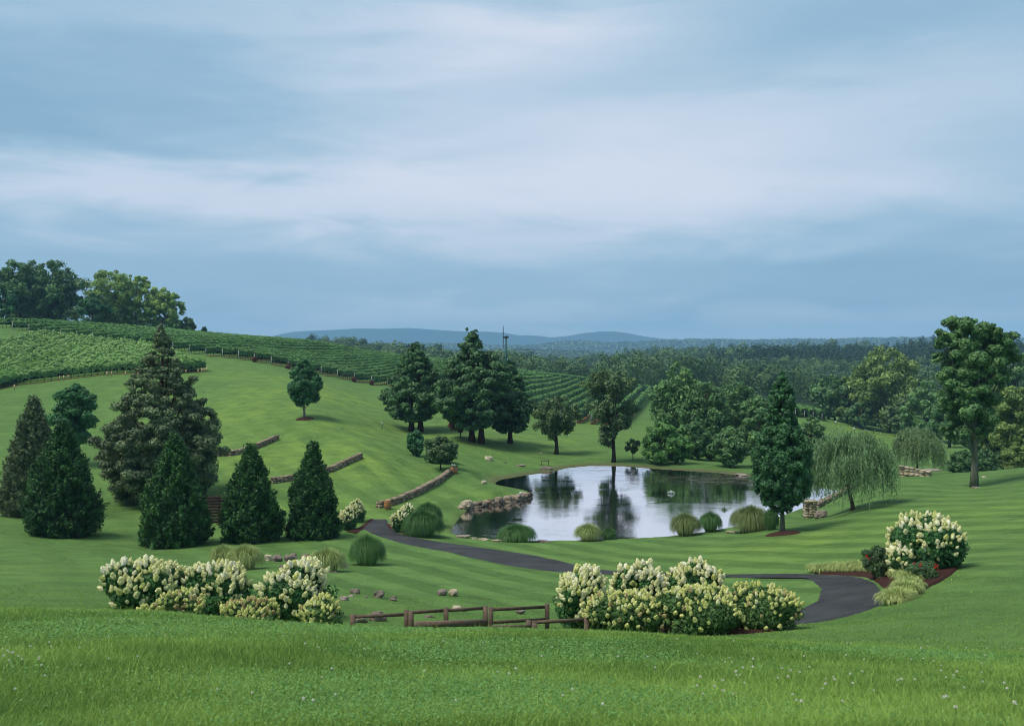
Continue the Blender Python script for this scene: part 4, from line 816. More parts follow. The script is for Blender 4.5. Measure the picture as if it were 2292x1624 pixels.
for (u, v) in [(-2, 872), (32, 872), (133, 852), (143, 850), (152, 849), (240, 841), (249, 841), (280, 841), (309, 840), (416, 836), (443, 836), (452, 834), (463, 831), (457, 833)]:
    p = hit(u, v, 120); o = link('grow_tube', TUB, None, p-np.array([0, 0, .03])); o.rotation_euler = (rng.normal()*.05, rng.normal()*.05, 0); o.scale = (1.5, 1.5, 1.25)
    tag(o, 'tan grow tube round a young vine at the front leafy row', 'grow tube', 'grow tubes along the front row')
# block B: trimmed rows going over the hill
BB = [(28, 739), (65, 743), (101, 748), (136, 753), (171, 758), (207, 764), (242, 770), (278, 776), (314, 781), (350, 786), (387, 791), (424, 796), (461, 800), (498, 806), (534, 813), (570, 820), (608, 828), (645, 834), (682, 840), (719, 846), (756, 853), (793, 860), (832, 867), (868, 872), (905, 877), (942, 880), (980, 882), (1015, 884), (1050, 886)]
lx = None
for i, (u, v) in enumerate([(-8, 735)]+BB):
    d = float(np.interp(u, [-8, 28, 278, 461, 650, 868, 1050], [252, 250, 243, 233, 235, 240, 250])); x = (u-U0)/F*d; tt = np.linspace(0, 105 if u < 700 else 85, 24)
    P = np.stack([x+.27*tt, d+.955*tt], -1); dn = 46 if i > 8 else 40
    vine_row(P, M['vineB'], 'trimmed vine row running over the hill crest in the middle block' if u < 868 else 'trimmed vine row running uphill behind the cedar group', 'trimmed vine rows over the hill', h=2.15, lo=.90, wd=.62, leaf=.31, dens=dn, trunks=np.arange(.8, 14, 1.15) if 400 < u < 900 else np.arange(.8, 6, 1.3), soil=(0, 16) if u > 430 else None, rag=.10)
for (u, v) in [(570, 822), (645, 836), (793, 862), (832, 869)]:
    d = float(np.interp(u, [461, 650, 868], [233, 235, 240])); p = place(u, d=d-.8); b_ = g_pt(p)
    tree('rose_bush', 'shrub', {570: 'dark little bush at the vine row end left of the lone tree', 645: 'dark bush at a vine row end behind the lone tree', 793: 'dark bush at the vine row end, second left of the cedars', 832: 'dark bush at the vine row end nearest the cedars'}[u], p, 1.3, 1.2, dome, M['red'], M['bark'], 14, .3, 500, .22, h0=.0, trunk=False, group='bushes at the row ends')
# block C: rows coming down towards the pond, right of the tower
for i in range(15):
    u = 1175+20*i; d = 332+i*.0; x = (u-U0)/F*d; L = 128 if i > 5 else 90; tt = np.linspace(0, L, 26); P = np.stack([x-.185*tt, d-.98*tt], -1)
    vine_row(P, M['vineB'], 'trimmed vine row descending towards the far trees beside the pond', 'trimmed vine rows above the pond', h=2.45, lo=.75, wd=.75, leaf=.34, dens=42, trunks=np.arange(L-9, L-.5, 1.2), posts=(0, -1), soil=(L-60, L) if i > 5 else None, rag=.08)
for i, (u, v) in enumerate([(1147, 850), (1165, 851), (1182, 852), (1201, 853), (1217, 854), (1235, 855), (1254, 857), (1274, 859), (1293, 861), (1313, 864), (1333, 867), (1353, 870), (1373, 874), (1394, 878), (1415, 882), (1437, 886), (1457, 888)]):
    d = 350; x = (u-U0)/F*d; tt = np.linspace(0, 42, 12); P = np.stack([x+.30*tt, d+.954*tt], -1)
    vine_row(P, M['vineB'], 'short trimmed vine row beyond the grass lane at the top of the slope', 'vine rows beyond the grass lane', h=2.4, lo=.7, wd=.9, leaf=.36, dens=40, posts=(0,), rag=.06)
for (u, d) in [(1762, 288), (1781, 288), (1801, 287), (1820, 285), (1840, 283)]:
    x = (u-U0)/F*d; tt = np.linspace(0, 30, 8); P = np.stack([x+.22*tt, d+.975*tt], -1)
    vine_row(P, M['vineB'], 'vine row end showing round above the far meadow', 'vine row ends above the meadow', h=2.7, lo=.6, wd=1.9, leaf=.36, dens=70, posts=(0,), rag=.05)
V, fs = merge(SOIL); tag(link('bare_soil', mesh_np('bare_soil', V, fs, M['soil'], smooth=True)), 'strips of bare red soil under the vine rows', kind='structure')
# ================================================================== PART4 woods, hills, haze
def wood(name, label, regions, m_, leaf, per, h, r, conif=False):
    Cs, Rs, Ts = [], [], []
    for (u0, u1, d0, d1, n) in regions:
        d = np.sqrt(rng.uniform(d0**2, d1**2, n)); u = rng.uniform(u0, u1, n); x = (u-U0)/F*d
        z = H(x, d); hh = h*rng.uniform(.72, 1.12, n)*(1+.16*np.sin(x*.021+d*.013)+.12*np.sin(x*.047-d*.02+1)); tt_ = rng.random(n)
        for q in range(7 if not conif else 6):
            if conif: lz = hh*(.38+.115*q); lr = r*(1.05-.145*q); o = rng.normal(size=(n, 2))*r*.12
            else: lz = hh*rng.uniform(.40, .86, n); lr = r*rng.uniform(.35, .62, n); o = rng.normal(size=(n, 2))*r*.38
            Cs.append(np.stack([x+o[:, 0], d+o[:, 1], z+lz], -1)); Rs.append(np.broadcast_to(lr, (n,))); Ts.append(tt_)
    C, Rr = np.concatenate(Cs), np.concatenate(Rs); V, f, ti = foliage(C, Rr, len(C)*per, leaf, 1.0 if not conif else 1.35, .45, jit=.35, inner=.0, tintvar=.9, lt=np.concatenate(Ts))
    tag(link(name, mesh_np(name, V, [f], m_, ti)), label, 'woodland', kind='stuff')
wood('valley_woods', 'mixed green treetops of the valley behind the vineyards', [(1090, 2450, 430, 560, 300), (1090, 2450, 560, 700, 260)], M['far'], .62, 80, 17, 6.5)
wood('left_treeline', 'dark treetops just beyond the vineyard crest', [(520, 1120, 560, 760, 160), (520, 1500, 760, 1000, 260)], M['far'], .85, 55, 17, 6.5)
wood('pine_woods', 'dark pine wood covering the hill on the right', [(1560, 2450, 690, 820, 460), (1600, 2450, 820, 960, 560)], M['farpine'], .75, 34, 18, 4.0, True)
wood('far_right_woods', 'treetops between the pine wood and the distant ridge', [(1380, 1680, 700, 900, 90), (1300, 2450, 1000, 1300, 200)], M['far'], 1.1, 38, 18, 7.5)
def ridge(name, label, prof, d, depth, vb, m_, trees=0, tr=7, leaf=4.5, tname=None, tlabel=None, n=260):
    """a long hill at depth d whose crest follows prof"""
    us = np.linspace(prof[0][0], prof[-1][0], n); vt = np.interp(us, [p[0] for p in prof], [p[1] for p in prof])
    vt = np.convolve(np.pad(vt, 3, mode='edge'), np.ones(7)/7, 'valid'); K = 14; q = np.linspace(-1, 1, K)
    rows_ = []
    for a in q:
        dd = d+a*depth; x = (us-U0)/F*d*(1+a*depth/d*.2); zt = EYE+(V0-vt)/F*d-(tr*.9 if trees else 0); zb = -45.0; s = .5+.5*np.cos(np.pi*a)
        z = zb+(zt-zb)*s+(np.sin(us*.031+a*5)*np.sin(us*.011-a*3))*(zt-zb)*.10*(1-abs(a))*abs(a)*2; rows_.append(np.stack([x, np.full(n, dd), z], -1))
    V = np.concatenate(rows_); i = np.arange(n-1)[None]; j = np.arange(K-1)[:, None]*n; f = np.stack([i+j, i+1+j, i+1+n+j, i+n+j], -1).reshape(-1, 4)
    tag(link(name, mesh_np(name, V, [f], m_, smooth=True)), label, kind='structure')
    if trees:
        k = rng.random(trees)*.75; a = -k**1.3*.95; iu = rng.random(trees)*(n-1); i0 = iu.astype(int); fr = iu-i0; ja = (a+1)/2*(K-1); j0 = np.clip(ja.astype(int), 0, K-2); fj = ja-j0
        G = V.reshape(K, n, 3); P = (G[j0, i0]*(1-fr)[:, None]+G[j0, i0+1]*fr[:, None])*(1-fj)[:, None]+(G[j0+1, i0]*(1-fr)[:, None]+G[j0+1, i0+1]*fr[:, None])*fj[:, None]
        P[:, 2] += tr*.35; V2, f2, ti = foliage(P, tr*rng.uniform(.6, 1.25, trees), trees*9, leaf, .9, .6, inner=.0, tintvar=1.2)
        tag(link(tname, mesh_np(tname, V2, [f2], M['ridge'], ti)), tlabel, 'woodland', kind='stuff')
ridge('near_ridge', 'low wooded ridge beyond the valley', [(880, 800), (1000, 792), (1060, 786), (1130, 783), (1200, 785), (1260, 788), (1320, 790), (1380, 797), (1430, 800), (1470, 790), (1540, 782), (1600, 778), (1700, 785), (1900, 792)], 2600, 380, 830, M['hill'], 6500, 9, 5.0, 'near_ridge_woods', 'rounded treetops on the low nearer ridge')
ridge('middle_ridge', 'long wooded ridge under the mountains', [(600, 782), (700, 778), (850, 772), (960, 770), (1060, 772), (1120, 776), (1200, 774), (1250, 767), (1300, 765), (1340, 768), (1420, 768), (1480, 763), (1560, 761), (1620, 762), (1700, 763), (1790, 760), (1850, 762), (1950, 758), (2050, 757), (2150, 757), (2300, 758), (2500, 758)], 4600, 600, 800, M['hill'], 9000, 13, 8.0, 'middle_ridge_woods', 'hazy treetops along the long ridge under the mountains', n=360)
ridge('left_far_ridge', 'faint low ridge at the left of the mountains', [(200, 756), (440, 752), (480, 751), (520, 754), (560, 757), (600, 756), (660, 758), (760, 766), (900, 770)], 6300, 600, 780, M['mount'])
ridge('mountains', 'long blue mountain range on the horizon', [(480, 765), (560, 760), (600, 755), (625, 748), (660, 742), (700, 740), (760, 736), (800, 734), (860, 735), (890, 733), (920, 733), (960, 737), (1010, 740), (1080, 741), (1130, 744), (1170, 751), (1200, 753), (1230, 755), (1270, 752), (1300, 746), (1340, 741), (1365, 740), (1400, 744), (1440, 752), (1480, 757), (1560, 761), (1700, 766)], 8300, 500, 780, M['mount'], n=500)
ridge('far_mountain', 'faintest mountain behind the range', [(1120, 760), (1160, 750), (1180, 749), (1210, 751), (1240, 756), (1280, 762)], 8900, 300, 780, M['mount'])
hz = bmesh.new(); bmesh.ops.create_cube(hz, size=1); hm = bpy.data.meshes.new('haze'); hz.to_mesh(hm); hz.free()
ho = link('haze', hm); ho.scale = (19600, 19600, 380); ho.location = (0, 0, 380/2-150); tag(ho, 'blue summer haze over the valley', 'haze', kind='stuff')
m, N = mat('haze'); pv = N.n('ShaderNodeVolumePrincipled'); pv.inputs['Color'].default_value = (.38, .71, 1.0, 1); pv.inputs['Density'].default_value = 1.5e-4; pv.inputs['Anisotropy'].default_value = 0
om = N.n('ShaderNodeOutputMaterial'); m.node_tree.links.new(pv.outputs[0], om.inputs['Volume']); hm.materials.append(m); m.cycles.homogeneous_volume = True
# ================================================================== PART5 built things, rocks, meadow
def stone_wall(name, label, P, h, th, bs=.42, m_='stone', cap=True, taper=0, sink=.25, group=None, cat='stone wall', jit=.03):
    """dry stone wall along world line P"""
    P = catmull(P, max(6, int(np.linalg.norm(np.diff(np.asarray(P), axis=0), axis=1).sum()/bs))); o0 = g_pt(P[0]); e = empty(name, o0, label, cat, group)
    parts, ti, caps = [], [], []
    for i in range(len(P)-1):
        d = P[i+1]-P[i]; a = math.atan2(d[1], d[0]); c = (P[i]+P[i+1])/2; z = g_pt(c)[2]-o0[2]; hh = h*(1-taper*i/len(P)); z0 = -sink; nrm = np.array([-math.sin(a), math.cos(a)])
        while z0 < hh-.05:
            ch = min(rng.uniform(.16, .32), hh-z0+.03)
            for sg in (-1, 1):
                cc = c+nrm*sg*th*.26+rng.normal(size=2)*.02; V, f = box((cc[0]-o0[0], cc[1]-o0[1], z+z0+ch/2), (np.linalg.norm(d)*rng.uniform(.92, 1.08), th*.50*rng.uniform(.9, 1.1), ch*.97), a+rng.normal()*.06, jit); parts.append((V, f)); ti += [rng.random()]*6
            z0 += ch
        if cap: caps.append(box((c[0]-o0[0], c[1]-o0[1], z+hh+.04), (np.linalg.norm(d)*1.02, th*rng.uniform(.95, 1.2), .09), a+rng.normal()*.05, .025))
    V, fs = merge(parts); link('stones', mesh_np('stones', V, fs, M[m_], ti), e)
    if caps: V, fs = merge(caps); link('cap_stones', mesh_np('cap_stones', V, fs, M['stone' if m_ == 'stone' else 'palestone'], rng.random(len(V)*6//8)), e)
    return e
stone_wall('stone_wall', 'low curved stone wall highest on the lawn, behind the cone trees', [hit(u, v)[:2] for u, v in [(470, 1024), (520, 1021), (560, 1011), (592, 997), (621, 985)]], .50, .55, group='curved stone terrace walls')
stone_wall('stone_wall', 'middle curved stone wall showing on both sides of a cone tree', [hit(u, v)[:2] for u, v in [(608, 1082), (650, 1078), (690, 1070), (740, 1056), (780, 1040), (808, 1026)]], .50, .55, group='curved stone terrace walls')
stone_wall('stone_wall', 'lowest straight stone wall running between two barrels', [hit(u, v)[:2] for u, v in [(846, 1137), (880, 1131), (930, 1111), (975, 1085), (1008, 1062)]], .50, .55, group='curved stone terrace walls')
for i, (u, v, s) in enumerate([(619, 984, 1.0), (590, 997, .8), (740, 1056, .8), (777, 1042, .7), (975, 1086, .7), (930, 1112, .7)]): pass
def rock(u, v, wp, hp, label, m_='rock', cat='rock', name='rock', d=None, group=None, dz=0, seed=0, rough=.28):
    b = hit(u, v) if d is None else at(u, d); w_, h_ = wp*.88*px(b[1]), hp*.82*px(b[1]); bm = bmesh.new(); bmesh.ops.create_icosphere(bm, subdivisions=4, radius=.5); off = Vector((u*.37, v*.91, seed))
    for vt in bm.verts:
        p = vt.co.copy(); n1 = mnoise.noise(p*2.2+off); n2 = mnoise.noise(p*6+off); c = mnoise.cell(p*2.4+off)
        vt.co = p*(1+rough*n1*1.6+rough*.35*n2+.10*(c-.5)); vt.co.z = min(vt.co.z, .40+.05*n2)
        vt.co.x *= w_; vt.co.y *= (w_+h_)*.5; vt.co.z *= h_*1.35
    me = bpy.data.meshes.new(name); bm.to_mesh(me); bm.free(); me.materials.append(M[m_]); at_ = me.attributes.new('tint', 'FLOAT', 'FACE'); at_.data.foreach_set('value', np.full(len(me.polygons), rng.random(), dtype=np.float32))
    o = link(name, me, None, (b[0], b[1], b[2]+h_*.32+dz)); return tag(o, label, cat, group)
for a in [(600, 1256, 20, 20, 'pinkish round rock at the left end of the rock row', 'palestone'), (622, 1258, 26, 22, 'second rock in the row behind the left hydrangeas'), (650, 1258, 34, 26, 'big brown rock in the middle of the row behind the left hydrangeas'), (686, 1256, 26, 24, 'upright dark rock right of the biggest in the row'), (672, 1270, 24, 16, 'lower rock in front of the row'), (768, 1272, 22, 22, 'dark rock half hidden by the right variegated grass'), (745, 1284, 26, 8, 'flat stone in front of the right variegated grass'), (634, 1275, 24, 14, 'low rock below the row behind the left hydrangeas'),
          (989, 1330, 27, 15, 'left stone of the pair on the lawn'), (1014, 1331, 26, 17, 'pale right stone of the pair on the lawn', 'palestone'), (849, 1338, 24, 22, 'blocky brown rock on the lawn left of the pair'), (880, 1344, 24, 12, 'small low rock right of the blocky one'), (795, 1328, 26, 14, 'grey rock nearest the left hydrangeas'), (785, 1338, 18, 10, 'small rock below the grey one near the left hydrangeas'), (770, 1346, 22, 16, 'rock touching the right side of the left hydrangeas'), (820, 1340, 10, 8, 'tiny rock between the grey and blocky rocks'),
          (845, 1388, 44, 28, 'large brown rock behind the left part of the timber rail'), (806, 1392, 34, 20, 'reddish rock low behind the left end of the rail'), (1022, 1362, 26, 10, 'pale flat stone behind the middle of the rail', 'palestone'), (1165, 1370, 24, 10, 'low stone seen between the rails right of the double post'), (960, 1382, 24, 8, 'flat stone between the rail posts'), (1040, 1366, 20, 8, 'small flat stone right of the pale one behind the rail')]:
    rock(a[0], a[1], a[2], a[3], a[4], a[5] if len(a) > 5 else 'rock')
for a in [(1036, 1203, 34, 9, 'long flat brown rock at the near left edge of the pond'), (1083, 1209, 26, 7, 'flat tan rock at the near edge of the pond', 'palestone'), (1113, 1212, 24, 7, 'small tan rock beside the pond edge mound', 'palestone'), (1216, 1214, 30, 6, 'flat brown rock right of the pond edge mound'), (1063, 1206, 18, 5, 'tiny rock between the two flat pond rocks'), (1094, 1030, 24, 13, 'tan jagged boulder on the slope under the cedars', 'palestone'), (1083, 1083, 16, 10, 'pointed tan rock at the left inlet of the pond', 'palestone'), (1223, 1050, 34, 8, 'brown rubble at the far left shore', 'rock'),
          (1130, 1036, 10, 4, 'small dark stone on the slope right of the jagged boulder'), (1166, 1044, 22, 6, 'low stone patch near the far left shore'), (1211, 1018, 6, 4, 'pale stone left of the airy tree', 'palestone'), (1660, 1064, 30, 7, 'long reddish rock at the water left of the columnar tree'), (1640, 1192, 30, 5, 'flat tan stone between the shore grass mounds', 'palestone'), (1838, 1158, 34, 22, 'dark grey boulder leaning on the stone pier by the willow'), (2086, 1056, 46, 10, 'reddish rubble pile beyond the lawn crest'), (2202, 1070, 12, 5, 'small stone right of the tall lawn tree', 'palestone'), (2184, 1092, 20, 5, 'brown root stone at the foot of the tall lawn tree')]:
    rock(a[0], a[1], a[2], a[3], a[4], a[5] if len(a) > 5 else 'rock')
# stone pond walls
pw_ = np.array([shore_pt(*p) for p in [(1036, 1140), (1070, 1134), (1110, 1128), (1150, 1122), (1180, 1116), (1186, 1110)]])
e = empty('pond_wall', g_pt(pw_[0]), 'rough boulder wall along the grassy spit in the pond', 'stone wall'); parts, ti = [], []
Q = catmull(pw_, 34); o0 = np.array(e.location)
for i in range(len(Q)-1):
    d = Q[i+1]-Q[i]; a = math.atan2(d[1], d[0]); n2 = np.array([-math.sin(a), math.cos(a)]); z0 = -.5
    while z0 < .30:
        ch = rng.uniform(.24, .40); c = Q[i]+n2*(.15+z0*.10)+rng.normal(size=2)*.06; V, f = box((c[0]-o0[0], c[1]-o0[1], WATER+EYE+z0+ch/2-o0[2]), (rng.uniform(.5, 1.0), rng.uniform(.6, 1.0), ch*1.05), a+rng.normal()*.2, .07); parts.append((V, f)); ti += [rng.random()]*6; z0 += ch*.9
V, fs = merge(parts); link('stones', mesh_np('stones', V, fs, M['stone'], ti), e)
rock(1045, 1140, 34, 26, 'large upright tan boulder at the start of the spit wall', 'palestone', d=98.5)
rock(1166, 1102, 9, 6, 'small white stone on the grassy spit', 'whitem', d=108)
rw_ = [np.array(shore_pt(*p))+np.array([.7, -.5]) for p in [(1806, 1138), (1825, 1128), (1850, 1116), (1890, 1099)]]
stone_wall('shore_wall', 'tan stone coping of the pond wall under the willow', rw_, .35, .6, m_='stone', cap=True)
b = at(1812, 92.5); e = empty('stone_pier', b, 'tan stone pier ending the pond wall near the willow', 'stone pier'); parts, ti = [], []; z0 = -.3
while z0 < 1.35:
    ch = rng.uniform(.15, .3)
    for q in range(3): V, f = box((-.35+q*.35+rng.normal()*.03, rng.normal()*.03, z0+ch/2), (.36, .8, ch*.97), rng.normal()*.04, .02); parts.append((V, f)); ti += [rng.random()]*6
    z0 += ch
V, fs = merge(parts); link('stones', mesh_np('stones', V, fs, M['palestone'], ti), e)
V, f = box((0, 0, z0+.06), (1.25, .95, .14), 0, .01); link('cap_stone', mesh_np('cap_stone', V, [f], M['palestone'], rng.random(6)), e)
b = at(2012, 112); q0 = b[:2]; stone_wall('stone_headwall', 'tan sloping stone headwall beyond the willow on the lawn crest', [q0, q0+np.array([1.0, -.4]), q0+np.array([2.0, -.9]), q0+np.array([2.9, -1.6])], 1.15, .9, m_='palestone', taper=.8)
# mulch and border plants beside the path bend
mo = [(1822, 1284), (1880, 1287), (1935, 1296), (1962, 1306), (1984, 1326), (1988, 1345), (1990, 1354)]; mi = [(1826, 1270), (1900, 1268), (1960, 1250), (2060, 1242), (2150, 1236), (2175, 1250), (2000, 1353)]
mi = [(1826, 1268), (1900, 1264), (1960, 1244), (2060, 1236), (2160, 1236), (2140, 1285), (2002, 1353)]
ribbon('mulch_bed', [hit(*p)[:2] for p in mo], [hit(*p)[:2] for p in mi], M['mulch'], .10, 60, 24, 'dark brown mulch bed between the path bend and the lawn', rag=.02)
ribbon('mulch_bed', [hit(*p, 22)[:2] for p in [(1480, 1424), (1560, 1424), (1650, 1426), (1740, 1420)]], [at(1450, 33)[:2], at(1560, 33)[:2], at(1660, 32)[:2], at(1760, 30.5)[:2]], M['mulch'], .06, 40, 12, 'dark mulch under the front right hydrangeas', rag=.02)
ribbon('mulch_bed', [hit(*p)[:2] for p in [(770, 1190), (800, 1184), (826, 1163)]], [hit(*p)[:2] for p in [(800, 1195), (815, 1184), (838, 1163)]], M['mulch'], .07, 20, 6, 'reddish mulch under the hydrangeas left of the path', rag=.02)
ribbon('mulch_bed', [hit(*p)[:2] for p in [(862, 1176), (872, 1185), (905, 1196)]], [hit(*p)[:2] for p in [(880, 1170), (890, 1180), (915, 1190)]], M['mulch'], .07, 20, 6, 'reddish mulch under the hydrangeas right of the path', rag=.02)
L1 = catmull([(1826, 1281), (1870, 1280), (1930, 1279), (1970, 1281), (1998, 1288)], 27); L2 = catmull([(2004, 1288), (2030, 1301), (2044, 1318), (2030, 1334), (2012, 1344), (1998, 1352)], 17)
LM = []
for k in range(3):
    V, fs, ti, seg = blades(520, .46, .56, .014); LM.append(mesh_np('border_grass', V, fs, M['lirio'], np.tile(ti, seg)))
for u, v in np.vstack([L1, L2]):
    p = hit(u+rng.normal()*1.5, v+rng.normal()*1, 25); o = link('border_grass', LM[rng.integers(3)], None, p); o.rotation_euler.z = rng.random()*6; s = rng.uniform(.85, 1.2); o.scale = (s, s, s*rng.uniform(.85, 1.15))
    tag(o, 'yellow-green grass tuft in the border row around the mulch bed', 'border grass', 'border grasses of the mulch bed')
# barrels
def barrel(label, b, h=.92, r=.33, planter=False):
    e = empty('barrel', b, label, 'barrel', 'wine barrels by the lowest wall'); zz = np.linspace(0, h, 13); rr = r*(.80+.20*np.sin(np.pi*zz/h)); V, fs = tube(np.stack([zz*0, zz*0, zz], -1), rr, 24); link('staves', mesh_np('staves', V, fs, M['barrel'], rng.random(sum(len(f) for f in fs))), e)
    for q in (.04, .22, .30, .70, .78, .96): z = q*h; r2 = np.interp(z, zz, rr)*1.012; V, fs = tube([(0, 0, z-.02), (0, 0, z+.02)], [r2, r2], 24, cap=False); link('hoop', mesh_np('hoop', V, fs, M['hoop']), e)
    return e
p = hit(868, 1141); barrel('upright oak barrel at the near end of the lowest stone wall', p, .85, .36)
p = hit(1016, 1062); barrel('half-height oak barrel planter at the far end of the lowest stone wall', p, .75, .46)
pl = p+np.array([.12, 0, .72]); e = empty('potted_flowers', pl, 'white flowering plant standing in the barrel planter', 'plant'); C_ = rng.normal(size=(12, 3))*np.array([.22, .2, .06])+np.array([0, 0, .15]); V, f, ti = foliage(C_, np.full(12, .14), 500, .05); crown_obj('foliage', V, f, ti, M['hyd'], e); V, f, ti = foliage(C_+np.array([0, 0, .06]), np.full(12, .14), 160, .05); crown_obj('blossoms', V, f, ti, M['white'], e)
# bench, marker, screen, meadow posts
b = hit(1220, 1043); e = empty('bench', b, 'small plain bench on the grass near the far left shore', 'bench'); V, f = box((0, 0, .62), (1.15, .34, .06)); link('seat', mesh_np('seat', V, [f], M['timber']), e)
for sx in (-.48, .48): V, f = box((sx, 0, .29), (.06, .30, .60)); link('leg', mesh_np('leg', V, [f], M['timber']), e)
b = hit(855, 963); e = empty('marker_post', b, 'slim pale marker post on the hill lawn left of the cedars', 'marker post'); V, f = box((0, 0, .55), (.09, .09, 1.25)); link('post', mesh_np('post', V, [f], M['dark']), e); V, f = box((0, 0, 1.02), (.16, .11, .42)); link('plate', mesh_np('plate', V, [f], M['post']), e)
b = at(490, 86); e = empty('board_screen', b, 'dark stained board screen between two cone shaped trees', 'fence'); parts = []
for k in range(9): parts.append(box((0, 0, .10+k*.26), (3.6, .05, .235)))
V, fs = merge(parts); link('boards', mesh_np('boards', V, fs, M['darktimber'], rng.random(54)), e)
for sx in (-1.8, 0, 1.8): V, f = box((sx, .08, 1.2), (.14, .10, 2.5)); link('post', mesh_np('post', V, [f], M['darktimber']), e)
for (u, v, lab) in [(1871, 953, 'white tag on a thin stake left of the meadow trees'), (1912, 968, 'short white stake in the middle of the far meadow')]:
    b = hit(u, v, 150); e = empty('stake', b, lab, 'stake'); V, f = box((0, 0, .45), (.12, .12, 1.0)); link('pole', mesh_np('pole', V, [f], M['dark']), e); V, f = box((0, 0, 1.05), (.36, .14, .55)); link('tag_plate', mesh_np('tag_plate', V, [f], M['whitem']), e)
# wind machine
b = at(1133, 300); h = (838-752)*px(300); e = empty('wind_machine', b, 'tall green frost wind machine tower above the cedars', 'wind machine')
V, fs = tube([(0, 0, -.3), (0, 0, h*.5), (0, 0, h-.2)], [.36, .32, .28], 14); link('tower', mesh_np('tower', V, fs, M['green'], smooth=True), e)
V, fs = tube([(0, 0, 0), (0, 0, .8)], [.6, .6], 14); link('base_flange', mesh_np('base_flange', V, fs, M['green']), e)
V, fs = tube([(-.75, -.3, h+.05), (-.35, -.15, h+.08), (.45, .1, h+.1), (.7, .15, h+.1)], [.2, .32, .36, .2], 12); hd = link('gearbox', mesh_np('gearbox', V, fs, M['dark']), e)
V, fs = tube([(-.95, -.38, h+.06), (-.72, -.28, h+.06)], [.28, .28], 10); hb = link('hub', mesh_np('hub', V, fs, M['dark']), hd)
for sg in (1, -1):
    z = np.linspace(.2, 3.4, 8); wv = np.interp(z, [.2, .8, 3.4], [.10, .20, .09])
    V = np.concatenate([np.stack([np.full(8, -.92)+sg*s_*wv*.5, np.full(8, -.38)+s_*wv, h+.06+sg*z], -1) for s_ in (-1, 1)]+[np.stack([np.full(8, -.86)+sg*s_*wv*.5, np.full(8, -.36)+s_*wv, h+.06+sg*z], -1) for s_ in (-1, 1)])
    i = np.arange(7); f = np.concatenate([np.stack([i, i+1, i+9, i+8], -1), np.stack([i+16, i+24, i+25, i+17], -1), np.stack([i, i+16, i+17, i+1], -1), np.stack([i+8, i+9, i+25, i+24], -1), [[0, 8, 24, 16]], [[7, 23, 31, 15]]]); link('blade', mesh_np('blade', V, [f], M['dark']), e)
V, fs = tube([(.3, 0, 5.2), (.42, 0, 5.2), (.42, 0, 4.6)], [.07, .16, .14], 8); link('control_box', mesh_np('control_box', V, fs, M['whitem']), e)
b = at(1127, 297); e = empty('engine_unit', b, 'white engine unit and tank at the foot of the wind machine', 'engine'); V, f = box((-.9, 0, .7), (1.7, 1.1, 1.1)); link('cabinet', mesh_np('cabinet', V, [f], M['whitem']), e); V, fs = tube([(.5, 0, .75), (.7, 0, .75), (2.3, 0, .75), (2.5, 0, .75)], [.2, .5, .5, .2], 14); link('tank', mesh_np('tank', V, fs, M['whitem']), e)
for sx in (.9, 2.1): V, f = box((sx, 0, .15), (.15, .8, .4)); link('foot', mesh_np('foot', V, [f], M['dark']), e)
# fountains
m, N = mat('fountain_spray'); finish(m, N, principled(N, (.85, .88, .92), .3, .5, None, Alpha=.55)); M['spray'] = m
for (u, v, wm, hm_, n, lab) in [(1502, 1104, .55, .38, 500, 'low white bubbling fountain in the right half of the pond'), (1548, 1080, 1.1, 1.1, 110, 'faint second jet behind the bubbling fountain'), (1418, 1058, 1.5, .5, 160, 'faint low spray near the far shore of the pond')]:
    x, y = shore_pt(u, v); e = empty('fountain', (x, y, WATER+EYE), lab, 'fountain', 'pond fountains'); V, fs = tube([(0, 0, -.2), (0, 0, .03)], [wm*.25, wm*.2], 14); link('float', mesh_np('float', V, fs, M['dark']), e)
    q = rng.random(n); a = rng.uniform(0, 6.28, n); s = rng.random(n)**.5; P = np.stack([np.cos(a)*s*wm*q, np.sin(a)*s*wm*q, hm_*4*q*(1-q)*(1-s*.6)+.02], -1); V, f = leaf_quads(P, .035 if n > 500 else .028, None, 1, .6); link('water_spray', mesh_np('water_spray', V, [f], M['spray']), e)
# timber rails at the steps
def at_px(u, v, d): return np.array([(u-U0)/F*d, d, EYE+(V0-v)/F*d])
def cp(x, y): return ((850+x/3.274)/1.1169, (1350+y/3.274)/1.1169)
def rail_set(label, posts, rails, name='timber_railing'):
    p0 = posts[0]; u, v = cp(p0[0], p0[1]); e = empty(name, at(u, p0[2]), label, 'railing', 'timber rails at the steps'); o0 = np.array(e.location)
    for (x, y, d) in posts:
        u, v = cp(x, y); t_ = at_px(u, v, d); g = H1(t_[0], t_[1])-.3; V, f = beam((t_[0], t_[1], g), t_, .135, .135); V = V-o0; link('post', mesh_np('post', V, [f], M['timber'], rng.random(6)), e)
        V, f = box((t_[0]-o0[0], t_[1]-o0[1], t_[2]-o0[2]+.012), (.165, .165, .024)); 
    for (x0, y0, d0, x1, y1, d1, hh, ww) in rails:
        A_, B_ = at_px(*cp(x0, y0), d0), at_px(*cp(x1, y1), d1); V, f = beam(A_, B_, ww, hh); link('rail', mesh_np('rail', V-o0, [f], M['timber'], rng.random(6)), e)
rail_set('left low timber rail from the single post to the pair of posts', [(105, 608, 27.6), (545, 570, 28.0)], [(125, 624, 27.6, 540, 605, 28.0, .085, .05)])
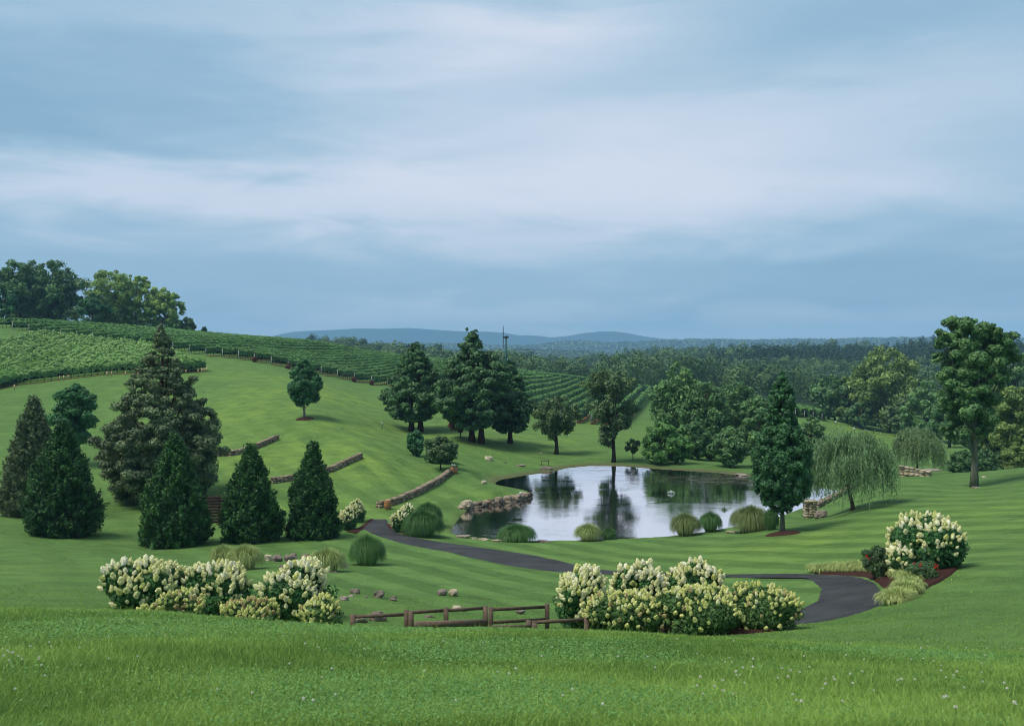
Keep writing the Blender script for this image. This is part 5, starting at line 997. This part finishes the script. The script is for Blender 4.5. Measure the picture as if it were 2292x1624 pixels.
rail_set('long upper timber railing with four posts above the steps', [(582, 582, 27.7), (868, 552, 28.3), (1190, 540, 29.0), (1695, 520, 29.8)], [(590, 588, 27.7, 860, 572, 28.3, .085, .05), (876, 572, 28.3, 1182, 553, 29.0, .085, .05), (1245, 566, 28.6, 1690, 543, 29.8, .085, .05), (1245, 670, 28.6, 1690, 645, 29.8, .085, .05)])
rail_set('stout front post of the pair with its thick bottom beam', [(1235, 547, 28.2)], [(612, 692, 27.2, 1205, 672, 28.2, .17, .12)])
rail_set('lower timber rail in front running to the lime hydrangea', [(1542, 655, 26.8), (1592, 680, 26.4), (2018, 625, 27.2)], [(1235, 710, 26.2, 1580, 700, 26.4, .085, .05), (1560, 672, 26.8, 2010, 648, 27.2, .085, .05), (1850, 745, 26.9, 2010, 745, 27.2, .085, .05)])
# ------------------------------------------------------------------ meadow grass in front
def nz(x, y, f, s): return np.sin(x*f+1.7*np.sin(y*f*.7+s))*np.sin(y*f*1.1+1.3*np.sin(x*f*.6+s*2.1))
def meadow(name, label, n, r0, r1, m_, hmin, hmax, w0, clov=False, th=31, seg=3, power=1.0):
    r = r0*(r1/r0)**(rng.random(n)**power); a = np.radians(rng.uniform(-th, th, n)); x, y = r*np.sin(a), r*np.cos(a)
    if clov:
        k = nz(x, y, .9, 2.0)+rng.normal(size=n)*.30 > .34; x, y, r = x[k], y[k], r[k]; n = len(x)
        z = H(x, y)+rng.uniform(.015, .06, n); V, f = leaf_quads(np.stack([x, y, z], -1), .0075*(r/6)**.6, np.tile([[0, -.25, 1.]], (n, 1)), .5, .85)
        tag(link(name, mesh_np(name, V, [f], m_, rng.random(n))), label, 'clover', kind='stuff'); return
    z = H(x, y)+lumps(x, y); cl = nz(x, y, 1.3, .4)*.5+nz(x, y, 4.1, 1.4)*.5
    h = rng.uniform(hmin, hmax, n)*(1+.35*cl)*(1-.22*np.clip((r-7)/4, 0, 1)); tall = rng.random(n) < .02; h = np.where(tall, h*2.1, h)
    az_ = rng.uniform(0, 2*np.pi, n)+.8*nz(x, y, .6, 3.); lean = rng.uniform(.15, .95, n); dx, dy = np.cos(az_)*lean, np.sin(az_)*lean
    q = np.linspace(0, 1, seg+1)[None]; X = x[:, None]+dx[:, None]*h[:, None]*q**1.8; Y = y[:, None]+dy[:, None]*h[:, None]*q**1.8; Z = z[:, None]-.01+h[:, None]*(q-.28*lean[:, None]*q**2)
    fc = rng.uniform(-1.2, 1.2, n); w_ = (w0*(r/6)**.75)[:, None]*(1-q**1.6*.93)*rng.uniform(.7, 1.3, (n, 1)); sx, sy = np.cos(fc)[:, None]*w_, np.sin(fc)[:, None]*w_
    V = np.stack([np.stack([X-sx, Y-sy, Z], -1), np.stack([X+sx, Y+sy, Z], -1)], 2).reshape(n, -1, 3); k = (seg+1)*2; base = np.arange(n)[:, None]*k
    fs = [base+np.array([2*i, 2*i+1, 2*i+3, 2*i+2])[None] for i in range(seg)]; ti = np.clip(.42+.22*nz(x, y, .55, 5.)+.16*nz(x, y, 2.2, 1.)+(rng.random(n)-.5)*.75, 0, 1); ti = np.where(rng.random(n) < .015, 1.25, ti)
    tag(link(name, mesh_np(name, V.reshape(-1, 3), fs, m_, np.tile(ti, seg))), label, 'grass', kind='stuff')
meadow('meadow_grass', 'long unmown grass on the bank in front', 480000, 3.3, 15.5, M['grass'], .028, .082, .0018)
meadow('lawn_grass', 'short mown grass blades on the near lawn', 160000, 15, 44, M['grass'], .03, .055, .0030, seg=2)
meadow('clover_leaves', 'patches of clover among the long grass', 150000, 3.4, 13, M['clover'], 0, 0, 0, clov=True)
q = unit(rng.normal(size=(60, 3)))*np.array([.5, .5, .42]); V, f = leaf_quads(q, .2, q, .4, .6); V1, f1 = tube([(0, 0, -3.0), (.15, 0, -1.5), (0, 0, 0)], [.05, .05, .05], 5); 
CF = mesh_np('clover_flower', V, [f], M['white'], rng.random(60)); CS = mesh_np('stem', V1, f1, M['grass'])
cr_ = []
for i in range(125):
    if i < 14: u, v = rng.uniform(0, 100), rng.uniform(1465, 1520)
    elif i < 70: u, v = rng.uniform(1560, 2292), rng.normal(1520, 45)
    else: u, v = rng.uniform(0, 2292), rng.uniform(1430, 1620)
    p = hit(u, float(np.clip(v, 1440, 1618)), 3.5, 12)
    e = empty('clover_flower', p+np.array([0, 0, .075]), 'small round white clover blossom among the long grass', 'clover flower', 'white clover blossoms on the front bank')
    s = rng.uniform(.011, .019)*(1.0 if p[1] < 7 else 1.1); o = link('blossom', CF, e); o.scale = (s, s, s*.9); o.rotation_euler = (rng.normal()*.3, rng.normal()*.3, rng.random()*6); o = link('stem', CS, e); o.scale = (s, s, s)
